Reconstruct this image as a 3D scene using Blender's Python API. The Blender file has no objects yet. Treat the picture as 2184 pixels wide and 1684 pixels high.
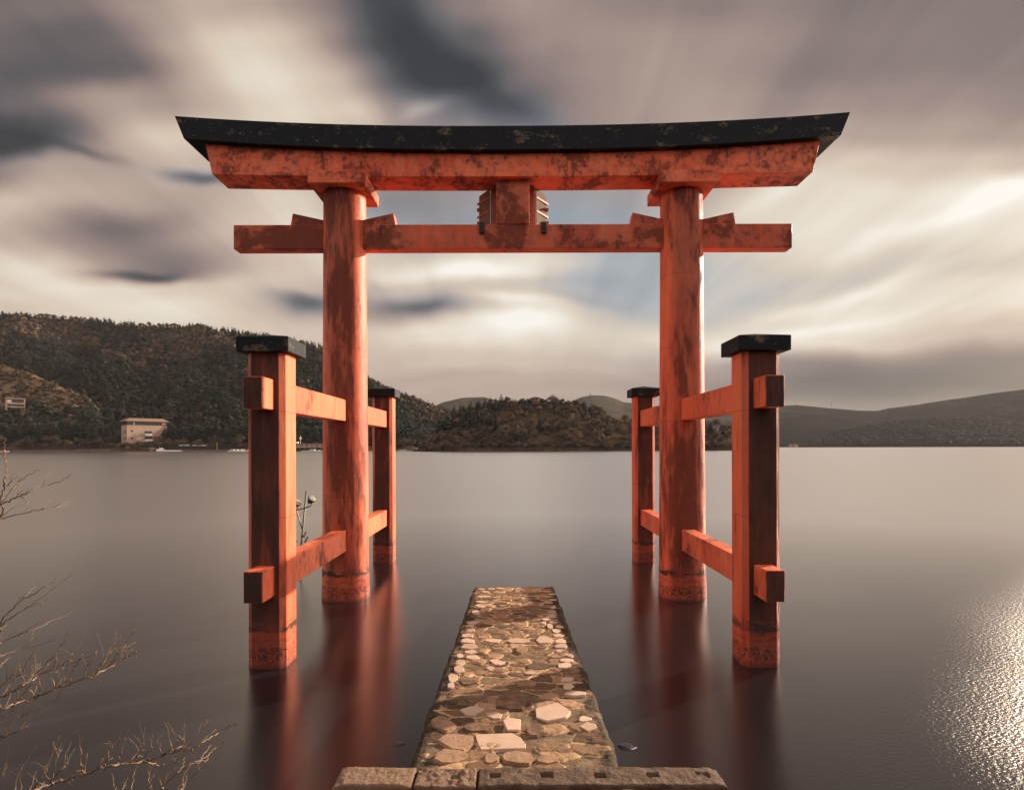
import bpy, bmesh, math, random
import numpy as np
from mathutils import Vector, Matrix

SC = bpy.context.scene
COL = SC.collection
R = math.radians
CAMZ = 2.6                      # eye height above the lake, metres
F = 1275.0                      # focal length in pixels of a 2184 px wide picture
SUN_AZ, SUN_EL = 54.5, 17.4     # degrees, azimuth clockwise from +Y

# ------------------------------------------------------------------ camera
cam_d = bpy.data.cameras.new("camera")
cam = bpy.data.objects.new("camera", cam_d)
COL.objects.link(cam)
cam.location = (0, 0, CAMZ)
cam.rotation_euler = (R(90), R(0.15), 0)
cam_d.sensor_width = 36
cam_d.lens = 36 * F / 2184
cam_d.shift_x = -3 / 2184
cam_d.shift_y = 111 / 2184
cam_d.clip_start = 0.05
cam_d.clip_end = 30000
SC.camera = cam

SC.view_settings.view_transform = 'Standard'
SC.view_settings.look = 'None'
SC.view_settings.gamma = 1
SC.view_settings.use_curve_mapping = False
SC.view_settings.exposure = 1.2
SC.cycles.max_bounces = 6
SC.cycles.diffuse_bounces = 3
SC.cycles.glossy_bounces = 3
SC.cycles.transmission_bounces = 2
SC.cycles.volume_bounces = 0
SC.cycles.sample_clamp_indirect = 4.0


def lin(r, g, b):
    def f(c):
        c /= 255.0
        return c / 12.92 if c <= 0.04045 else ((c + 0.055) / 1.055) ** 2.4
    return (f(r), f(g), f(b), 1.0)


class NT:
    """small node-building helper"""
    def __init__(s, tree):
        s.t = tree
        s.n = tree.nodes
        s.l = tree.links

    def put(s, sock, v):
        if isinstance(v, bpy.types.NodeSocket):
            s.l.new(v, sock)
        elif v is not None:
            sock.default_value = v

    def m(s, op, a, b=None, c=None, clamp=False):
        n = s.n.new('ShaderNodeMath'); n.operation = op; n.use_clamp = clamp
        s.put(n.inputs[0], a); s.put(n.inputs[1], b)
        if c is not None: s.put(n.inputs[2], c)
        return n.outputs[0]

    def vm(s, op, a, b=None, out=0):
        n = s.n.new('ShaderNodeVectorMath'); n.operation = op
        s.put(n.inputs[0], a); s.put(n.inputs[1], b)
        return n.outputs[out]

    def comb(s, x, y, z=0.0):
        n = s.n.new('ShaderNodeCombineXYZ')
        s.put(n.inputs[0], x); s.put(n.inputs[1], y); s.put(n.inputs[2], z)
        return n.outputs[0]

    def sep(s, v):
        n = s.n.new('ShaderNodeSeparateXYZ'); s.put(n.inputs[0], v)
        return n.outputs

    def noise(s, vec, scale=1.0, detail=4.0, rough=0.5, dist=0.0, out=0):
        n = s.n.new('ShaderNodeTexNoise')
        s.put(n.inputs['Vector'], vec)
        n.inputs['Scale'].default_value = scale
        n.inputs['Detail'].default_value = detail
        n.inputs['Roughness'].default_value = rough
        n.inputs['Distortion'].default_value = dist
        return n.outputs[out]

    def voro(s, vec, scale=1.0, feature='F1', out=0):
        n = s.n.new('ShaderNodeTexVoronoi'); n.feature = feature
        s.put(n.inputs['Vector'], vec)
        n.inputs['Scale'].default_value = scale
        return n.outputs[out]

    def mapr(s, v, a, b, c=0.0, d=1.0, smooth=False):
        n = s.n.new('ShaderNodeMapRange')
        if smooth: n.interpolation_type = 'SMOOTHSTEP'
        s.put(n.inputs[0], v)
        for i, q in enumerate((a, b, c, d)): n.inputs[i + 1].default_value = q
        return n.outputs[0]

    def mapping(s, v, loc=(0, 0, 0), rot=(0, 0, 0), sc=(1, 1, 1), typ='POINT'):
        n = s.n.new('ShaderNodeMapping'); n.vector_type = typ
        s.put(n.inputs[0], v)
        n.inputs[1].default_value = loc; n.inputs[2].default_value = rot; n.inputs[3].default_value = sc
        return n.outputs[0]

    def mix(s, f, a, b, typ='MIX'):
        n = s.n.new('ShaderNodeMix'); n.data_type = 'RGBA'; n.blend_type = typ
        s.put(n.inputs[0], f); s.put(n.inputs[6], a); s.put(n.inputs[7], b)
        return n.outputs[2]

    def ramp(s, f, stops, interp='LINEAR'):
        n = s.n.new('ShaderNodeValToRGB'); n.color_ramp.interpolation = interp
        e = n.color_ramp.elements
        while len(e) < len(stops): e.new(0.5)
        for i, (p, c) in enumerate(stops):
            e[i].position = p; e[i].color = c
        s.put(n.inputs[0], f)
        return n.outputs[0]


# ------------------------------------------------------------------ sky
world = bpy.data.worlds.new("World")
SC.world = world
world.use_nodes = True
wt = NT(world.node_tree)
wt.n.clear()
w_out = wt.n.new('ShaderNodeOutputWorld')
bg = wt.n.new('ShaderNodeBackground')
wt.l.new(bg.outputs[0], w_out.inputs[0])
tc = wt.n.new('ShaderNodeTexCoord')
direc = tc.outputs['Generated']
dx, dy, dz = wt.sep(direc)
yp = wt.m('MAXIMUM', dy, 0.02)
# tangent coordinates of the sky direction: where a cloud stands over the lake
tx = wt.m('MULTIPLY_ADD', wt.m('DIVIDE', dx, yp), 1.275, 1.095)
ty = wt.m('MULTIPLY_ADD', wt.m('DIVIDE', dz, yp), -1.275, 0.953)
# cloud-layer coordinates: streaks run along the wind, towards the lake's far end
wl = wt.m('ADD', wt.m('MAXIMUM', dz, 0.0), 0.10)
cu = wt.m('DIVIDE', dx, wl)
cv = wt.m('DIVIDE', dy, wl)
st1 = wt.noise(wt.comb(wt.m('MULTIPLY', cu, 1.0), wt.m('MULTIPLY', cv, 0.22)), 1.3, 3, 0.5, 0.6)
st2 = wt.noise(wt.comb(wt.m('MULTIPLY', cu, 3.2), wt.m('MULTIPLY', cv, 0.30), 3.3), 1.4, 3, 0.55, 0.3)
warp = wt.noise(wt.comb(tx, ty, 1.7), 2.6, 3, 0.5, 0.0, out=1)
warp = wt.vm('SCALE', wt.vm('SUBTRACT', warp, (0.5, 0.5, 0.5)), None)
warp.node.inputs['Scale'].default_value = 0.13
P = wt.vm('ADD', wt.comb(tx, ty, 0.0), warp)
P = wt.vm('MULTIPLY', P, (1, 1, 0))


def blob(acc, cx, cy, rx, ry, ang, amp):
    """soft elongated patch of brighter or darker cloud"""
    q = wt.mapping(P, (cx, cy, 0), (0, 0, R(ang)), (rx, ry, 1), 'TEXTURE')
    d2 = wt.vm('DOT_PRODUCT', q, q, out=1)
    g = wt.m('POWER', 0.05, d2)
    return wt.m('MULTIPLY_ADD', g, amp, acc)


# brightness of the cloud deck by bearing (columns) and height (rows)
ROWS = [
    (-.15, '42 44 48 54 58 56 50 34 36 50 56 56 54 52 50 50 49 48 47 46 45'),
    (.000, '40 43 50 58 64 63 58 29 31 57 61 61 60 57 55 54 53 52 51 50 48'),
    (.080, '38 32 42 55 70 78 73 33 31 40 55 62 65 64 61 58 55 53 51 49 48'),
    (.150, '34 30 36 46 68 81 81 58 29 32 47 58 64 66 60 56 53 51 50 49 48'),
    (.215, '35 45 60 57 60 75 81 78 46 56 37 55 62 66 62 60 58 56 54 53 52'),
    (.290, '15 24 55 77 75 71 70 68 62 58 50 55 60 64 64 64 64 63 61 60 58'),
    (.350, '48 62 56 66 70 66 66 65 60 58 56 60 62 66 70 72 73 74 74 73 70'),
    (.420, '73 68 62 62 58 76 72 60 56 62 58 59 61 68 75 80 82 82 84 90 93'),
    (.490, '67 58 44 48 62 77 80 72 62 60 60 60 62 68 74 80 84 84 84 86 88'),
    (.575, '80 85 62 42 44 73 75 77 82 84 83 80 70 68 69 72 76 80 80 78 82'),
    (.620, '80 85 83 78 74 76 68 66 74 76 70 64 66 68 70 75 80 84 84 84 85'),
    (.665, '74 80 82 85 82 72 46 62 50 70 85 82 68 70 73 82 87 87 85 83 83'),
    (.720, '72 76 78 80 80 76 74 74 84 89 87 81 78 81 86 89 84 78 74 73 73'),
    (.780, '70 70 70 70 70 70 70 70 72 75 76 72 70 70 66 60 54 52 51 52 53'),
    (.840, '66 66 66 66 66 66 64 64 62 62 62 60 58 56 54 52 50 49 50 51 52'),
    (.930, '60 60 60 60 60 60 60 59 58 58 58 57 56 55 54 54 54 54 55 55 56'),
]
wpx, wpy, wpz = wt.sep(P)
col_pos = wt.m('DIVIDE', wt.m('ADD', wpx, .109), 2.402)
tone = 0.0
for i, (y_, vals) in enumerate(ROWS):
    vs_ = [int(v) / 100 for v in vals.split()]
    rp = wt.ramp(col_pos, [((.109 + k * .1092) / 2.402, (v, v, v, 1)) for k, v in enumerate(vs_)], 'B_SPLINE')
    if i == 0:
        wgt = wt.mapr(wpy, ROWS[0][0], ROWS[1][0], 1, 0, smooth=True)
    elif i == len(ROWS) - 1:
        wgt = wt.mapr(wpy, ROWS[i - 1][0], y_, 0, 1, smooth=True)
    else:
        up_ = wt.mapr(wpy, ROWS[i - 1][0], y_, 0, 1, smooth=True)
        dn_ = wt.mapr(wpy, y_, ROWS[i + 1][0], 1, 0, smooth=True)
        wgt = wt.m('MULTIPLY', up_, dn_)
    tone = wt.m('MULTIPLY_ADD', rp, wgt, tone)
CLOUDS = [
    (.60, .12, .20, .10, 40, .0), (.74, .18, .16, .06, 55, .07),
    (.87, .10, .22, .085, 58, -.10), (.97, .17, .20, .075, 42, -.20), (1.10, .24, .15, .05, 30, -.10), (.90, .222, .09, .03, -10, .16),
    (-.02, .295, .22, .045, 6, -.12), (.18, .325, .16, .018, 14, -.14),
    (.43, .378, .12, .022, 8, -.28), (.32, .586, .15, .018, 5, -.26), (.64, .655, .10, .034, 12, -.22), (.27, .46, .2, .05, 3, -.08),
    (1.00, .600, .30, .036, 3, .20), (1.06, .655, .15, .018, 6, .10), (.90, .665, .13, .024, 8, -.16),
    (1.10, .70, .18, .034, 4, .15), (1.22, .655, .16, .022, 4, -.08), (1.80, .625, .42, .028, -14, .09), (1.90, .50, .45, .035, -18, .06),
    (2.12, .425, .25, .05, -22, .12), (1.70, .40, .35, .035, -20, .05), (1.75, .695, .30, .022, -8, .07), (1.95, .815, .75, .085, 0, -.17),
    (2.79, .44, .50, .35, 0, .40),
]
for b in CLOUDS:
    tone = blob(tone, *b)
lo_ = wt.noise(wt.comb(wt.m('MULTIPLY', wpx, 1.3), wt.m('MULTIPLY', wpy, 9.0), 7.0), 1.6, 4, .55, .3)
hi_ = wt.mapr(wpy, .86, .56, 0.0, 1.0, smooth=True)
tone = wt.m('ADD', tone, wt.m('MULTIPLY', wt.m('MULTIPLY', wt.m('SUBTRACT', st1, 0.5), 0.27), hi_))
tone = wt.m('ADD', tone, wt.m('MULTIPLY', wt.m('MULTIPLY', wt.m('SUBTRACT', st2, 0.5), 0.17), hi_))
tone = wt.m('ADD', tone, wt.m('MULTIPLY', wt.m('MULTIPLY', wt.m('SUBTRACT', lo_, 0.5), 0.22), wt.m('SUBTRACT', 1.0, hi_)))
tone = wt.m('MULTIPLY_ADD', tone, 1.16, -.105)
ccol = wt.ramp(tone, [(0.13, lin(44, 46, 52)), (0.26, lin(66, 67, 71)), (0.40, lin(106, 98, 97)),
                      (0.50, lin(140, 122, 117)), (0.60, lin(168, 148, 137)), (0.70, lin(194, 174, 159)),
                      (0.80, lin(217, 200, 180)), (0.90, lin(235, 226, 211)), (1.0, lin(252, 247, 238))])
blue = 0.0
for b in [(1.14, .50, .60, .20, 0, 1.0), (1.42, .61, .44, .20, -6, 1.0), (1.9, .60, .6, .14, -14, .7),
          (.90, .12, .30, .17, 55, .7), (.66, .665, .14, .04, 8, .7), (.9, .66, .18, .04, 8, .5),
          (1.1, .25, .2, .08, 20, .8), (-.02, .29, .3, .08, 5, .4), (.43, .375, .14, .03, 5, .6), (.78, .44, .2, .07, 0, .5)]:
    blue = blob(blue, *b)
gate = wt.mapr(tone, 0.88, 0.70, 0.0, 1.0)
blue = wt.m('MULTIPLY', wt.m('MINIMUM', blue, 1.0), gate)
bcol = wt.ramp(tone, [(0.13, lin(42, 50, 57)), (0.26, lin(64, 71, 76)), (0.4, lin(96, 102, 112)),
                      (0.6, lin(144, 153, 162)), (0.75, lin(188, 192, 193)), (0.9, lin(228, 226, 218))])
ccol = wt.mix(blue, ccol, bcol)
# the sky above and behind the clouds
sky = wt.n.new('ShaderNodeTexSky')
sky.sky_type = 'NISHITA'
sky.sun_disc = False
sky.sun_elevation = R(SUN_EL)
sky.sun_rotation = R(SUN_AZ)
skyc = wt.vm('SCALE', sky.outputs[0], None)
skyc.node.inputs['Scale'].default_value = 0.07
ccol = wt.vm('MULTIPLY', ccol, (0.435, 0.435, 0.435))
final = wt.mix(0.03, ccol, skyc)
# sky behind and beside the viewer boosted as added fill light
back = wt.mapr(dy, 0.60, -0.05, 1.0, 5.8, smooth=True)
final = wt.vm('SCALE', final, None)
wt.l.new(back, final.node.inputs['Scale'])
wt.l.new(final, bg.inputs[0])
bg.inputs[1].default_value = 1.0

# ------------------------------------------------------------------ sun
sd = bpy.data.lights.new("sun", 'SUN')
sd.energy = 4.1
sd.angle = R(0.55)
sd.color = (1.0, 0.83, 0.66)
sun = bpy.data.objects.new("sun", sd)
COL.objects.link(sun)
svec = Vector((math.sin(R(SUN_AZ)) * math.cos(R(SUN_EL)), math.cos(R(SUN_AZ)) * math.cos(R(SUN_EL)), math.sin(R(SUN_EL))))
sun.rotation_euler = svec.to_track_quat('Z', 'Y').to_euler()
sun.location = (30, 20, 30)


# ------------------------------------------------------------------ helpers
def tag(o, label=None, cat=None, group=None, kind=None):
    if label: o['label'] = label
    if cat: o['category'] = cat
    if group: o['group'] = group
    if kind: o['kind'] = kind
    return o


def empty(name, loc=(0, 0, 0), rz=0.0):
    o = bpy.data.objects.new(name, None)
    COL.objects.link(o)
    o.location = loc
    o.rotation_euler = (0, 0, rz)
    o.empty_display_size = 0.2
    return o


def link(name, me, mat=None, parent=None, smooth=False):
    o = bpy.data.objects.new(name, me)
    COL.objects.link(o)
    if mat is not None and not me.materials:
        me.materials.append(mat)
    if smooth:
        me.polygons.foreach_set('use_smooth', [True] * len(me.polygons))
    if parent: o.parent = parent
    return o


def npmesh(name, v, f, attrs=None):
    """mesh from numpy arrays, faces all of the same size"""
    v = np.asarray(v, dtype=np.float32); f = np.asarray(f, dtype=np.int32)
    me = bpy.data.meshes.new(name)
    me.vertices.add(len(v)); me.vertices.foreach_set('co', v.ravel())
    k = f.shape[1]
    me.loops.add(f.size); me.loops.foreach_set('vertex_index', f.ravel())
    me.polygons.add(len(f))
    me.polygons.foreach_set('loop_start', np.arange(0, f.size, k, dtype=np.int32))
    me.update(calc_edges=True)
    me.validate()
    if attrs:
        for an, av in attrs.items():
            a = me.attributes.new(an, 'FLOAT', 'POINT')
            a.data.foreach_set('value', np.asarray(av, dtype=np.float32))
    return me


def frombm(name, bm):
    me = bpy.data.meshes.new(name)
    bm.to_mesh(me); bm.free()
    return me


def box(bm, x0, x1, y0, y1, z0, z1, bev=0.0, seg=1):
    b2 = bmesh.new()
    vs = [b2.verts.new((x, y, z)) for z in (z0, z1) for y in (y0, y1) for x in (x0, x1)]
    for q in ((0, 2, 3, 1), (4, 5, 7, 6), (0, 1, 5, 4), (2, 6, 7, 3), (0, 4, 6, 2), (1, 3, 7, 5)):
        b2.faces.new([vs[i] for i in q])
    if bev > 0:
        bmesh.ops.bevel(b2, geom=b2.edges[:], offset=bev, segments=seg, affect='EDGES', profile=0.6)
    tmp = bpy.data.meshes.new('tmp'); b2.to_mesh(tmp); b2.free()
    bm.from_mesh(tmp); bpy.data.meshes.remove(tmp)
    return bm


def prism(bm, poly, z0, z1):
    lo = [bm.verts.new((x, y, z0)) for x, y in poly]
    hi = [bm.verts.new((x, y, z1)) for x, y in poly]
    n = len(poly)
    for i in range(n):
        j = (i + 1) % n
        bm.faces.new((lo[i], lo[j], hi[j], hi[i]))
    bm.faces.new(lo[::-1]); bm.faces.new(hi)


def tube(bm, pts, rad, seg=6):
    """tapered tube along points; rad is one radius or a list"""
    pts = [Vector(p) for p in pts]
    if not hasattr(rad, '__len__'): rad = [rad] * len(pts)
    rings = []
    up = Vector((0.13, 0.21, 0.97))
    for i, p in enumerate(pts):
        t = (pts[min(i + 1, len(pts) - 1)] - pts[max(i - 1, 0)])
        if t.length < 1e-9: t = Vector((0, 0, 1))
        t.normalize()
        a = t.cross(up)
        if a.length < 0.05: a = t.cross(Vector((1, 0, 0)))
        a.normalize(); b = t.cross(a)
        rings.append([bm.verts.new(p + (a * math.cos(2 * math.pi * k / seg) + b * math.sin(2 * math.pi * k / seg)) * rad[i]) for k in range(seg)])
    for i in range(len(rings) - 1):
        for k in range(seg):
            k2 = (k + 1) % seg
            bm.faces.new((rings[i][k], rings[i][k2], rings[i + 1][k2], rings[i + 1][k]))
    bm.faces.new(rings[0][::-1]); bm.faces.new(rings[-1])


def lathe(bm, prof, seg, cx=0, cy=0):
    rings = []
    for r, z in prof:
        rings.append([bm.verts.new((cx + r * math.cos(2 * math.pi * k / seg), cy + r * math.sin(2 * math.pi * k / seg), z)) for k in range(seg)])
    for i in range(len(rings) - 1):
        for k in range(seg):
            k2 = (k + 1) % seg
            bm.faces.new((rings[i][k], rings[i][k2], rings[i + 1][k2], rings[i + 1][k]))
    bm.faces.new(rings[0][::-1]); bm.faces.new(rings[-1])


def at(x, y, d):
    """point at depth d seen at pixel (x, y) of the 2184 px wide photograph"""
    return Vector(((x - 1095) / F * d, d, CAMZ - (y - 953) / F * d))


# numpy value noise ------------------------------------------------
_rs = np.random.RandomState(7)
_tab = _rs.rand(256, 256).astype(np.float64)


def vnoise(x, y):
    xi = np.floor(x).astype(int); yi = np.floor(y).astype(int)
    fx = x - xi; fy = y - yi
    fx = fx * fx * (3 - 2 * fx); fy = fy * fy * (3 - 2 * fy)
    a = _tab[xi & 255, yi & 255]; b = _tab[(xi + 1) & 255, yi & 255]
    c = _tab[xi & 255, (yi + 1) & 255]; d = _tab[(xi + 1) & 255, (yi + 1) & 255]
    return (a * (1 - fx) + b * fx) * (1 - fy) + (c * (1 - fx) + d * fx) * fy - 0.5


def fbm(x, y, o=4, g=0.5):
    r = 0; a = 1.0; s = 0
    for i in range(o):
        r = r + a * vnoise(x * 2 ** i + 17.3 * i, y * 2 ** i + 5.1 * i); s += a; a *= g
    return r / s * 2


# ------------------------------------------------------------------ materials
def mat(name):
    m = bpy.data.materials.new(name)
    m.use_nodes = True
    t = NT(m.node_tree)
    t.n.clear()
    o = t.n.new('ShaderNodeOutputMaterial')
    b = t.n.new('ShaderNodeBsdfPrincipled')
    t.l.new(b.outputs[0], o.inputs[0])
    return m, t, b


def simple(name, col, rough=0.6, metal=0.0, var=0.25, scale=3.0, bump=0.0, spec=0.5):
    m, t, b = mat(name)
    pos = t.n.new('ShaderNodeNewGeometry').outputs['Position']
    n = t.noise(pos, scale, 5, 0.6)
    c0 = tuple(c * (1 - var) for c in col[:3]) + (1,)
    c1 = tuple(min(1, c * (1 + var)) for c in col[:3]) + (1,)
    t.l.new(t.ramp(n, [(0.3, c0), (0.7, c1)]), b.inputs['Base Color'])
    b.inputs['Roughness'].default_value = rough
    b.inputs['Metallic'].default_value = metal
    b.inputs['Specular IOR Level'].default_value = spec
    if bump:
        bn = t.n.new('ShaderNodeBump'); bn.inputs['Strength'].default_value = bump
        bn.inputs['Distance'].default_value = 0.01
        t.l.new(t.noise(pos, scale * 6, 6, 0.6), bn.inputs['Height'])
        t.l.new(bn.outputs[0], b.inputs['Normal'])
    return m


def paint(name, stretch, thr=0.56, front=0.10, water=False, seams=False, seed=0.0, front_shade=0.0):
    """weathered vermilion paint on concrete: faded coat, mould stains, drips, tide marks"""
    m, t, b = mat(name)
    g = t.n.new('ShaderNodeNewGeometry')
    pos = g.outputs['Position']
    px_, py_, pz_ = t.sep(pos)
    nx, ny, nz = t.sep(g.outputs['True Normal'])
    base = t.ramp(t.noise(t.mapping(pos, (seed, 0, 0), (0, 0, 0), (1, 1, .35)), 1.3, 5, .6),
                  [(.28, (.72, .100, .034, 1)), (.5, (.84, .152, .052, 1)), (.75, (.86, .22, .095, 1))])
    # faded vertical wash
    wash = t.noise(t.mapping(pos, (seed, 3, 0), (0, 0, 0), (7, 7, .6)), 1.5, 5, .6)
    base = t.mix(t.mapr(wash, .45, .75, 0, .45), base, (.70, .26, .15, 1))
    # mould stains with ragged edges
    big = t.noise(t.mapping(pos, (seed * 3 + 1, 0, seed), (0, 0, 0), stretch), 1.0, 9, .66, 0.3)
    fr = t.mapr(ny, -0.55, -0.98, 0.0, front)  # stain weighted to shore-facing fronts, deepening their painted shade
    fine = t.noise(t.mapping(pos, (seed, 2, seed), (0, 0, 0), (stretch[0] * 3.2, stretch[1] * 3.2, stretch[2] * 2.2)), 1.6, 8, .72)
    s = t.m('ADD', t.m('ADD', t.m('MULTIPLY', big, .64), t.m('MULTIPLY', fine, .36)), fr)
    thr = thr - .012
    mask = t.mapr(s, thr - .004, thr + .045, 0, 1)
    tint = t.noise(t.mapping(pos, (0, seed, 0), (0, 0, 0), (1, 1, .5)), 4.0, 6, .65)
    dark = t.ramp(tint, [(.3, (.026, .016, .012, 1)), (.55, (.075, .030, .018, 1)), (.75, (.19, .060, .030, 1))])
    col = t.mix(t.m('MULTIPLY', mask, .76), base, dark)
    # softer grime halo
    halo = t.mapr(s, thr - .12, thr + .06, 0, .55, smooth=True)
    col = t.mix(halo, col, (.26, .052, .026, 1))
    # drips
    dr = t.noise(t.mapping(pos, (seed, seed, 0), (0, 0, 0), (16, 16, .9)), 1.3, 4, .6)
    drm = t.m('MULTIPLY', t.mapr(dr, .60, .68, 0, .7), t.mapr(big, .42, .55, 0, 1))
    col = t.mix(drm, col, (.060, .026, .016, 1))
    # chips with bare pale concrete
    ch = t.noise(pos, 9.0, 8, .75)
    chm = t.m('MULTIPLY', t.mapr(ch, .70, .72, 0, .8), t.mapr(big, .5, .56, 0, 1))
    col = t.mix(chm, col, (.42, .34, .25, 1))
    if front_shade:   # shade on the shore-facing fronts, painted in as a dark stained film
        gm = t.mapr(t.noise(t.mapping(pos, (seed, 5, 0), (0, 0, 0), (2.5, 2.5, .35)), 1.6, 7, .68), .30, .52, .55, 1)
        gm = t.m('MULTIPLY', gm, t.mapr(ny, -.62, -.93, 0, front_shade))
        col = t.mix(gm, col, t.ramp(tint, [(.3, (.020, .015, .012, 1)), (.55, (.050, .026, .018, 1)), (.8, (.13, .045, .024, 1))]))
    if seams:
        ph = t.m('FRACT', t.m('DIVIDE', t.m('ADD', pz_, t.m('MULTIPLY_ADD', t.noise(pos, 2.0, 2, .5), .02, 10.10 - 0.01)), 1.25))
        line = t.mapr(t.m('ABSOLUTE', t.m('SUBTRACT', ph, .5)), .0035, .0065, .4, 0)
        col = t.mix(line, col, (.10, .035, .02, 1))
    if water:
        wob = t.m('MULTIPLY', t.m('SUBTRACT', t.noise(t.mapping(pos, (seed, 0, 0), (0, 0, 0), (1.5, 1.5, 3)), 3.0, 6, .7), .5), .34)
        zz = t.m('ADD', pz_, wob)

        def band(z0, w, k):
            return t.mapr(t.m('ABSOLUTE', t.m('SUBTRACT', zz, z0)), w * .45, w, k, 0.0)
        spk = t.mapr(t.noise(pos, 22, 5, .7), .40, .52, 0.25, 1)
        pat = t.mapr(t.noise(t.mapping(pos, (seed, 9, 0)), 2.2, 4, .6), .36, .50, .4, 1)
        spk2 = t.mapr(t.noise(pos, 30, 5, .75), .44, .50, 0, 1)
        bm_ = t.m('MAXIMUM', t.m('MULTIPLY', band(.46, .06, .9), pat), t.m('MAXIMUM', t.m('MULTIPLY', band(.33, .016, .5), pat), t.m('MULTIPLY', band(.16, .13, .9), t.m('MULTIPLY', spk, spk2))))
        low = t.mapr(zz, .56, .44, 0, .35)
        col = t.mix(low, col, (.56, .085, .035, 1))
        col = t.mix(bm_, col, (.030, .020, .016, 1))
        wet = t.mapr(pz_, .09, .02, 0, .75)
        col = t.mix(wet, col, (.05, .016, .012, 1))
    t.l.new(col, b.inputs['Base Color'])
    t.l.new(t.mapr(mask, 0, 1, .52, .8), b.inputs['Roughness'])
    b.inputs['Specular IOR Level'].default_value = .28
    bn = t.n.new('ShaderNodeBump'); bn.inputs['Strength'].default_value = .35
    bn.inputs['Distance'].default_value = .012
    h = t.m('ADD', t.noise(pos, 14, 8, .7), t.m('MULTIPLY', t.noise(pos, 1.6, 3, .5), 2.0))
    h = t.m('ADD', h, t.m('MULTIPLY', mask, .25))
    t.l.new(h, bn.inputs['Height'])
    t.l.new(bn.outputs[0], b.inputs['Normal'])
    return m


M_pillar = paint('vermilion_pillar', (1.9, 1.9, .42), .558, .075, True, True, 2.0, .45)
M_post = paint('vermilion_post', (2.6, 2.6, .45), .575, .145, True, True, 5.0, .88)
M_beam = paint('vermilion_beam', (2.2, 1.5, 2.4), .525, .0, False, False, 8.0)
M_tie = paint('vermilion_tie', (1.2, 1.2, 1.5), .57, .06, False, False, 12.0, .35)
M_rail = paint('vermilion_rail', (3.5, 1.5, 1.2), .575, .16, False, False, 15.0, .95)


def darkcap(name):
    m, t, b = mat(name)
    g = t.n.new('ShaderNodeNewGeometry'); pos = g.outputs['Position']
    n = t.noise(t.mapping(pos, (0, 0, 0), (0, 0, 0), (1, 1, 1.6)), 2.2, 8, .68)
    base = t.ramp(t.noise(pos, 5, 6, .6), [(.3, (.003, .0048, .0062, 1)), (.7, (.008, .0105, .012, 1))])
    lich = t.mapr(n, .562, .61, 0, .9)
    col = t.mix(lich, base, t.ramp(t.noise(pos, 24, 5, .7), [(.38, (.016, .018, .014, 1)), (.68, (.17, .145, .09, 1))]))
    sp = t.mapr(t.noise(pos, 30, 3, .5), .70, .73, 0, .6)
    col = t.mix(sp, col, (.36, .32, .27, 1))
    t.l.new(col, b.inputs['Base Color'])
    b.inputs['Roughness'].default_value = .7
    b.inputs['Specular IOR Level'].default_value = .25
    bn = t.n.new('ShaderNodeBump'); bn.inputs['Strength'].default_value = .4; bn.inputs['Distance'].default_value = .01
    t.l.new(t.m('ADD', t.noise(pos, 20, 8, .7), t.m('MULTIPLY', lich, .4)), bn.inputs['Height'])
    t.l.new(bn.outputs[0], b.inputs['Normal'])
    return m


M_cap = darkcap('black_weathered_roof')

# ------------------------------------------------------------------ water
m, t, b = mat('lake_water')
g = t.n.new('ShaderNodeNewGeometry'); pos = g.outputs['Position']
t.n.remove(b)
soft = t.noise(t.mapping(pos, (0, 0, 0), (0, 0, R(12)), (.11, .25, 1)), 1.0, 2, .5, 0)
rip = t.noise(t.mapping(pos, (0, 0, 0), (0, 0, R(-30)), (1.0, 1.7, 1)), 21.0, 2, .55)
swell = t.noise(t.mapping(pos, (0, 0, 0), (0, 0, R(10)), (.5, 1.2, 1)), .8, 3, .5)
# ripples stand where the breeze reaches the open water on the right
px_, py_, pz_ = t.sep(pos)
br = t.m('SUBTRACT', px_, t.m('MULTIPLY', py_, .30))
br = t.m('ADD', br, t.m('MULTIPLY', t.m('SUBTRACT', soft, .5), 5.0))
amt = t.m('MULTIPLY_ADD', t.mapr(br, -.2, 4.4, 0, 1, smooth=True), 1.0, 0)
bn = t.n.new('ShaderNodeBump'); bn.inputs['Distance'].default_value = .0115
t.l.new(t.m('MULTIPLY', amt, t.mapr(py_, 4.0, 15.0, 1, 0)), bn.inputs['Strength'])
t.l.new(rip, bn.inputs['Height'])
# long-exposure water: the waves are averaged into a wide lobe drawn out along the swell
gl = t.n.new('ShaderNodeBsdfAnisotropic'); gl.distribution = 'BECKMANN'
gl.inputs['Color'].default_value = (1.0, .928, .885, 1)
zone = t.m('MULTIPLY', t.mapr(py_, 6.0, 34.0, 1, .0, smooth=True), amt)
t.l.new(t.m('MULTIPLY_ADD', zone, .165, .28), gl.inputs['Roughness'])
t.l.new(t.m('MULTIPLY_ADD', zone, -.46, .46), gl.inputs['Anisotropy'])
t.l.new(t.comb(1.0, 0.0, 0.0), gl.inputs['Tangent'])
t.l.new(bn.outputs[0], gl.inputs['Normal'])
df = t.n.new('ShaderNodeBsdfDiffuse'); df.inputs['Color'].default_value = (.013, .012, .0125, 1)
fr = t.n.new('ShaderNodeFresnel'); fr.inputs['IOR'].default_value = 1.333
mx = t.n.new('ShaderNodeMixShader')
t.l.new(t.m('MINIMUM', t.m('MULTIPLY', fr.outputs[0], 1.85), .93), mx.inputs[0])
t.l.new(df.outputs[0], mx.inputs[1]); t.l.new(gl.outputs[0], mx.inputs[2])
t.l.new(mx.outputs[0], [q for q in t.n if q.type == 'OUTPUT_MATERIAL'][0].inputs[0])
M_water = m
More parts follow.
